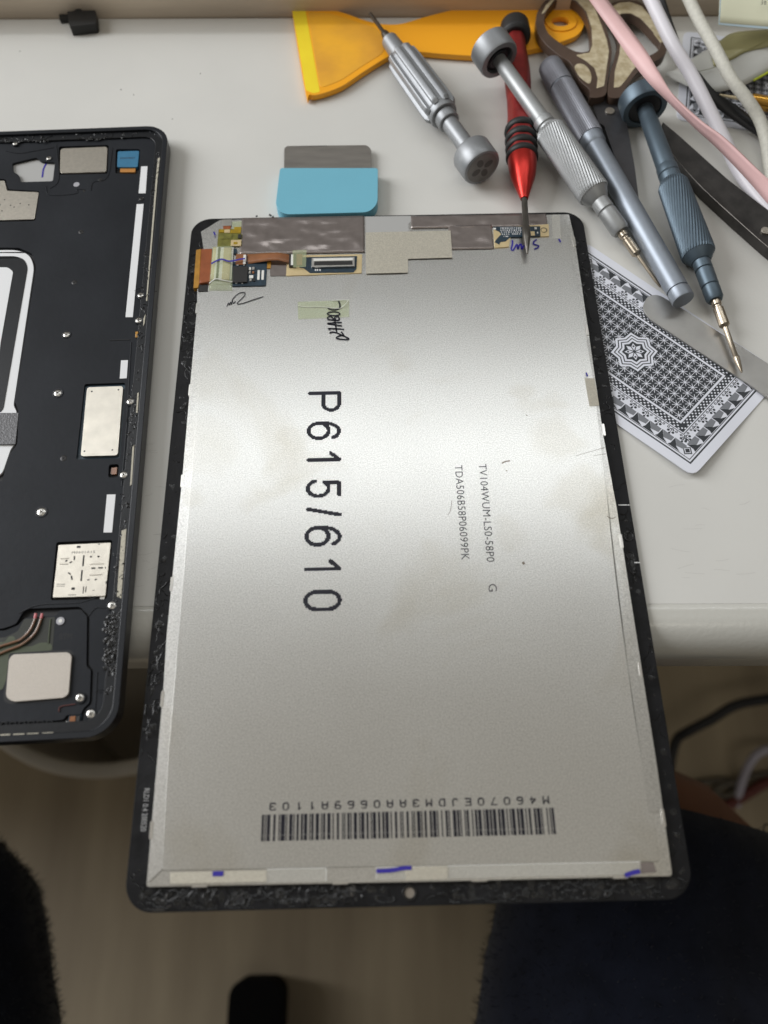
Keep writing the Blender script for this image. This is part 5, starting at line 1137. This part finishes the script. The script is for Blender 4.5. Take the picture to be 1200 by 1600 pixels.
mk('bin_rim', turned([(141, -456), (147, -455), (150, -450), (149.5, -445), (146, -442), (141, -442), (138, -446), (138.5, -452), (141, -456)], *cbn), M_['bin_plastic'], bn, smooth=60)
cable('floor_cable', 'black cable bending over the floor below the desk', 'cable', [(1040, 1240, -700), (1050, 1180, -690), (1058, 1155, -680), (1075, 1143, -670), (1110, 1125, -660), (1150, 1102, -650), (1200, 1092, -640), (1280, 1080, -630)], 5.5, 'black_cable')
cable('floor_cable', 'pale lilac cable arching up at the right edge', 'cable', [(1150, 1260, -733), (1158, 1225, -725), (1170, 1195, -700), (1188, 1175, -690), (1215, 1170, -690), (1260, 1172, -690)], 5, 'cable_lilac')
cable('floor_cable', 'dark red cable on the floor right of the knee', 'cable', [(1100, 1268, -732), (1140, 1257, -732), (1165, 1242, -732), (1200, 1222, -732), (1260, 1200, -732)], 6, 'cable_red')
cable('floor_cable', 'brown looped cable on the floor beside the bare knee', 'cable', [(1080, 1225, -733), (1120, 1219, -733), (1142, 1219, -733), (1149, 1228, -733), (1143, 1240, -731), (1130, 1244, -733), (1118, 1232, -733), (1150, 1221, -728), (1180, 1212, -733), (1240, 1205, -733)], 3.6, 'cable_brown')

def person():
    kR = U(1012, 1285, -262); kL = U(-150, 1530, -262)
    hips = Vector((-50, -560, -235)); hR = hips+Vector((105, 10, 0)); hL = hips+Vector((-105, 10, 0))
    aR = Vector((kR.x+10, kR.y-50, -660)); aR.y -= 90; aL = Vector((kL.x-170, kL.y-230, -660)); tR = aR+Vector((15, 130, -52)); tL = aL+Vector((-15, 130, -52))
    t = thing('person', 'person seated at the desk in dark navy shorts with one bare knee showing', 'person', (hips.x, hips.y, -740))
    def skin(name, verts, eds, radii, mn, sub=2):
        me = bpy.data.meshes.new(name); O = org(t)
        me.from_pydata([((v-O)*S)[:] for v in verts], eds, []); o = bpy.data.objects.new(name, me); COL.objects.link(o); o.parent = t; ORG[o] = O
        md = o.modifiers.new('skin', 'SKIN'); md.use_smooth_shade = True
        for sv, r in zip(me.skin_vertices[0].data, radii): sv.radius = (r*S, r*S)
        me.skin_vertices[0].data[0].use_root = True
        sb = o.modifiers.new('sub', 'SUBSURF'); sb.levels = sub; sb.render_levels = sub; me.materials.append(M_[mn]); return o
    mR, mL = hR.lerp(kR, .5), hL.lerp(kL, .5)
    chest = hips+Vector((0, -60, 330)); 
    skin('body', [hips, hR, mR, kR, kR.lerp(aR, .45), aR, tR, hL, mL, kL, kL.lerp(aL, .45), aL, tL, hips+Vector((0, -25, 150)), hips+Vector((0, 0, 400)), hips+Vector((0, 70, 520)), hips+Vector((0, 110, 600)), hips+Vector((0, 150, 700)), hips+Vector((150, 40, 470)), hips+Vector((-150, 40, 470)), hips+Vector((0, 165, 780))],
         [(0, 1), (1, 2), (2, 3), (3, 4), (4, 5), (5, 6), (0, 7), (7, 8), (8, 9), (9, 10), (10, 11), (11, 12), (0, 13), (13, 14), (14, 15), (15, 16), (16, 17), (14, 18), (14, 19), (17, 20)],
         [105, 85, 80, 78, 56, 38, 30, 85, 76, 66, 52, 36, 28, 130, 140, 60, 60, 95, 80, 80, 70], 'skin')
    mk('shirt', G().tube([hips+Vector((0, -25, 60)), hips+Vector((0, -20, 200)), hips+Vector((0, 5, 380)), hips+Vector((0, 40, 500))], [140, 150, 165, 100], 36), M_['cloth_navy'], t)
    # shorts: loose cloth tubes with folds
    def leg_cloth(path, radii, sd, n=56, m_=26):
        g = G(); vs = []; fs = []; P = smooth_path(path, m_//(len(path)-1)); N = len(P)
        for i, p in enumerate(P):
            f_ = i/(N-1)*(len(radii)-1); k = min(len(radii)-2, int(f_)); r = radii[k]+(radii[k+1]-radii[k])*(f_-k)
            tn = (P[min(i+1, N-1)]-P[max(i-1, 0)]).normalized(); a = tn.cross(Vector((0, 0, 1))).normalized(); b = a.cross(tn)
            for q in range(n):
                an = 2*math.pi*q/n; d = a*math.cos(an)+b*math.sin(an)
                rr2 = r*(1+.075*noise.noise(Vector((math.cos(an)*1.6+sd, math.sin(an)*1.6, i*.22)))+.035*noise.noise(Vector((math.cos(an)*5, math.sin(an)*5+sd, i*.6))))
                vs.append(p+d*rr2)
        for i in range(N-1):
            for q in range(n): j = (q+1) % n; fs.append((i*n+q, i*n+j, (i+1)*n+j, (i+1)*n+q))
        return g.add(vs, fs), P
    dR = (kR-hR).normalized(); hy = U(1070, 1286, -205).y; hemR = kR+dR*((hy-kR.y)/dR.y)
    gR, PR = leg_cloth([hR-dR*60, hR.lerp(kR, .3), hR.lerp(kR, .65), hemR], [88, 86, 81, 77], 3)
    dL = (kL-hL).normalized(); gL, PL = leg_cloth([hL-dL*60, hL.lerp(kL, .3), hL.lerp(kL, .7), kL+dL*30, kL+dL*58+Vector((0, 0, -30))], [94, 88, 80, 70, 20], 8)
    for g_ in (gR, gL): mk('trouser_leg', g_, M_['cloth_navy'], t, smooth=180, solid=3)
    mk('waist', G().tube([hips+Vector((0, 60, 0)), hips+Vector((0, 0, 20)), hips+Vector((0, -25, 150))], [105, 135, 125], 32), M_['cloth_navy'], t)
    # fuzzy fibres standing out of the cloth
    random.seed(4); g = G()
    for gg_, cnt in ((gL, 26000), (gR, 12000)):
        for k in range(cnt):
            f_ = random.choice(gg_.f); v = [gg_.v[i] for i in f_]; fa_, fb_ = random.random(), random.random(); p = v[0].lerp(v[1], fa_).lerp(v[3].lerp(v[2], fa_), fb_); nn = (v[1]-v[0]).cross(v[3]-v[0]).normalized()
            cen = (min(PL if gg_ is gL else PR, key=lambda q: (q-p).length)); 
            if nn.dot(p-cen) < 0: nn = -nn
            d = (nn+Vector((random.uniform(-.8, .8), random.uniform(-.8, .8), random.uniform(-.8, .8)))).normalized(); ln = random.uniform(1.5, 6.0); sd_ = d.cross(Vector((.3, .5, .8))).normalized()*.18
            q1 = p+d*ln*.5+Vector((0, 0, random.uniform(-1.5, 1.5))); g.add([p+sd_, p-sd_, q1-sd_*.8, q1+sd_*.8, p+d*ln], [(0, 1, 2, 3), (3, 2, 4)])
    for k in range(7):
        p = U(1172+random.uniform(-8, 12), 1322+random.uniform(-14, 14), -265); pts = [p]; a = random.uniform(-.5, 2.2)
        for q in range(6): a += random.uniform(-1.2, 1.2); pts.append(pts[-1]+Vector((math.cos(a), math.sin(a), random.uniform(-.3, .3)))*2.6)
        g.tube(pts, .45, 5)
    o = mk('cloth_fuzz', g, M_['cloth_navy'], t, smooth=0); o['kind'] = 'stuff'
    # shoes
    for an_, to in ((aL, tL), (aR, tR)):
        d = (to-an_); d.z = 0; d.normalize(); sx = Vector((d.y, -d.x, 0)); base = an_.copy(); base.z = -739
        g = G(); sec = [(-62, 20, 40), (-45, 34, 70), (0, 38, 95), (50, 42, 70), (100, 48, 50), (140, 46, 40), (163, 34, 30), (172, 14, 20)]; vs = []; fs = []; n = 20
        for q, hw_, ht in sec:
            for k in range(n):
                a = 2*math.pi*k/n; x_ = hw_*math.copysign(abs(math.cos(a))**.75, math.cos(a)); z_ = ht/2+ht/2*math.copysign(abs(math.sin(a))**.8, math.sin(a)); p = base+d*q+sx*x_; vs.append((p.x, p.y, -739+z_))
        for i in range(len(sec)-1):
            for k in range(n): j = (k+1) % n; fs.append((i*n+k, i*n+j, (i+1)*n+j, (i+1)*n+k))
        fs += [tuple(range(n)), tuple((len(sec)-1)*n+k for k in range(n))]
        mk('shoe', g.add(vs, fs), M_['shoe_black'], t, smooth=60)
person()
g = G(); c = U(400, 1590, -700); vs = []
g.prism(rr(c.x-27, c.y-110, c.x+27, c.y+34, 16, 8), -739, -690); o = mk('floor_block', g, M_['shoe_black'], smooth=60, bevel=14, bseg=5); tag(o, 'black rounded block on the floor between the two legs', 'block')
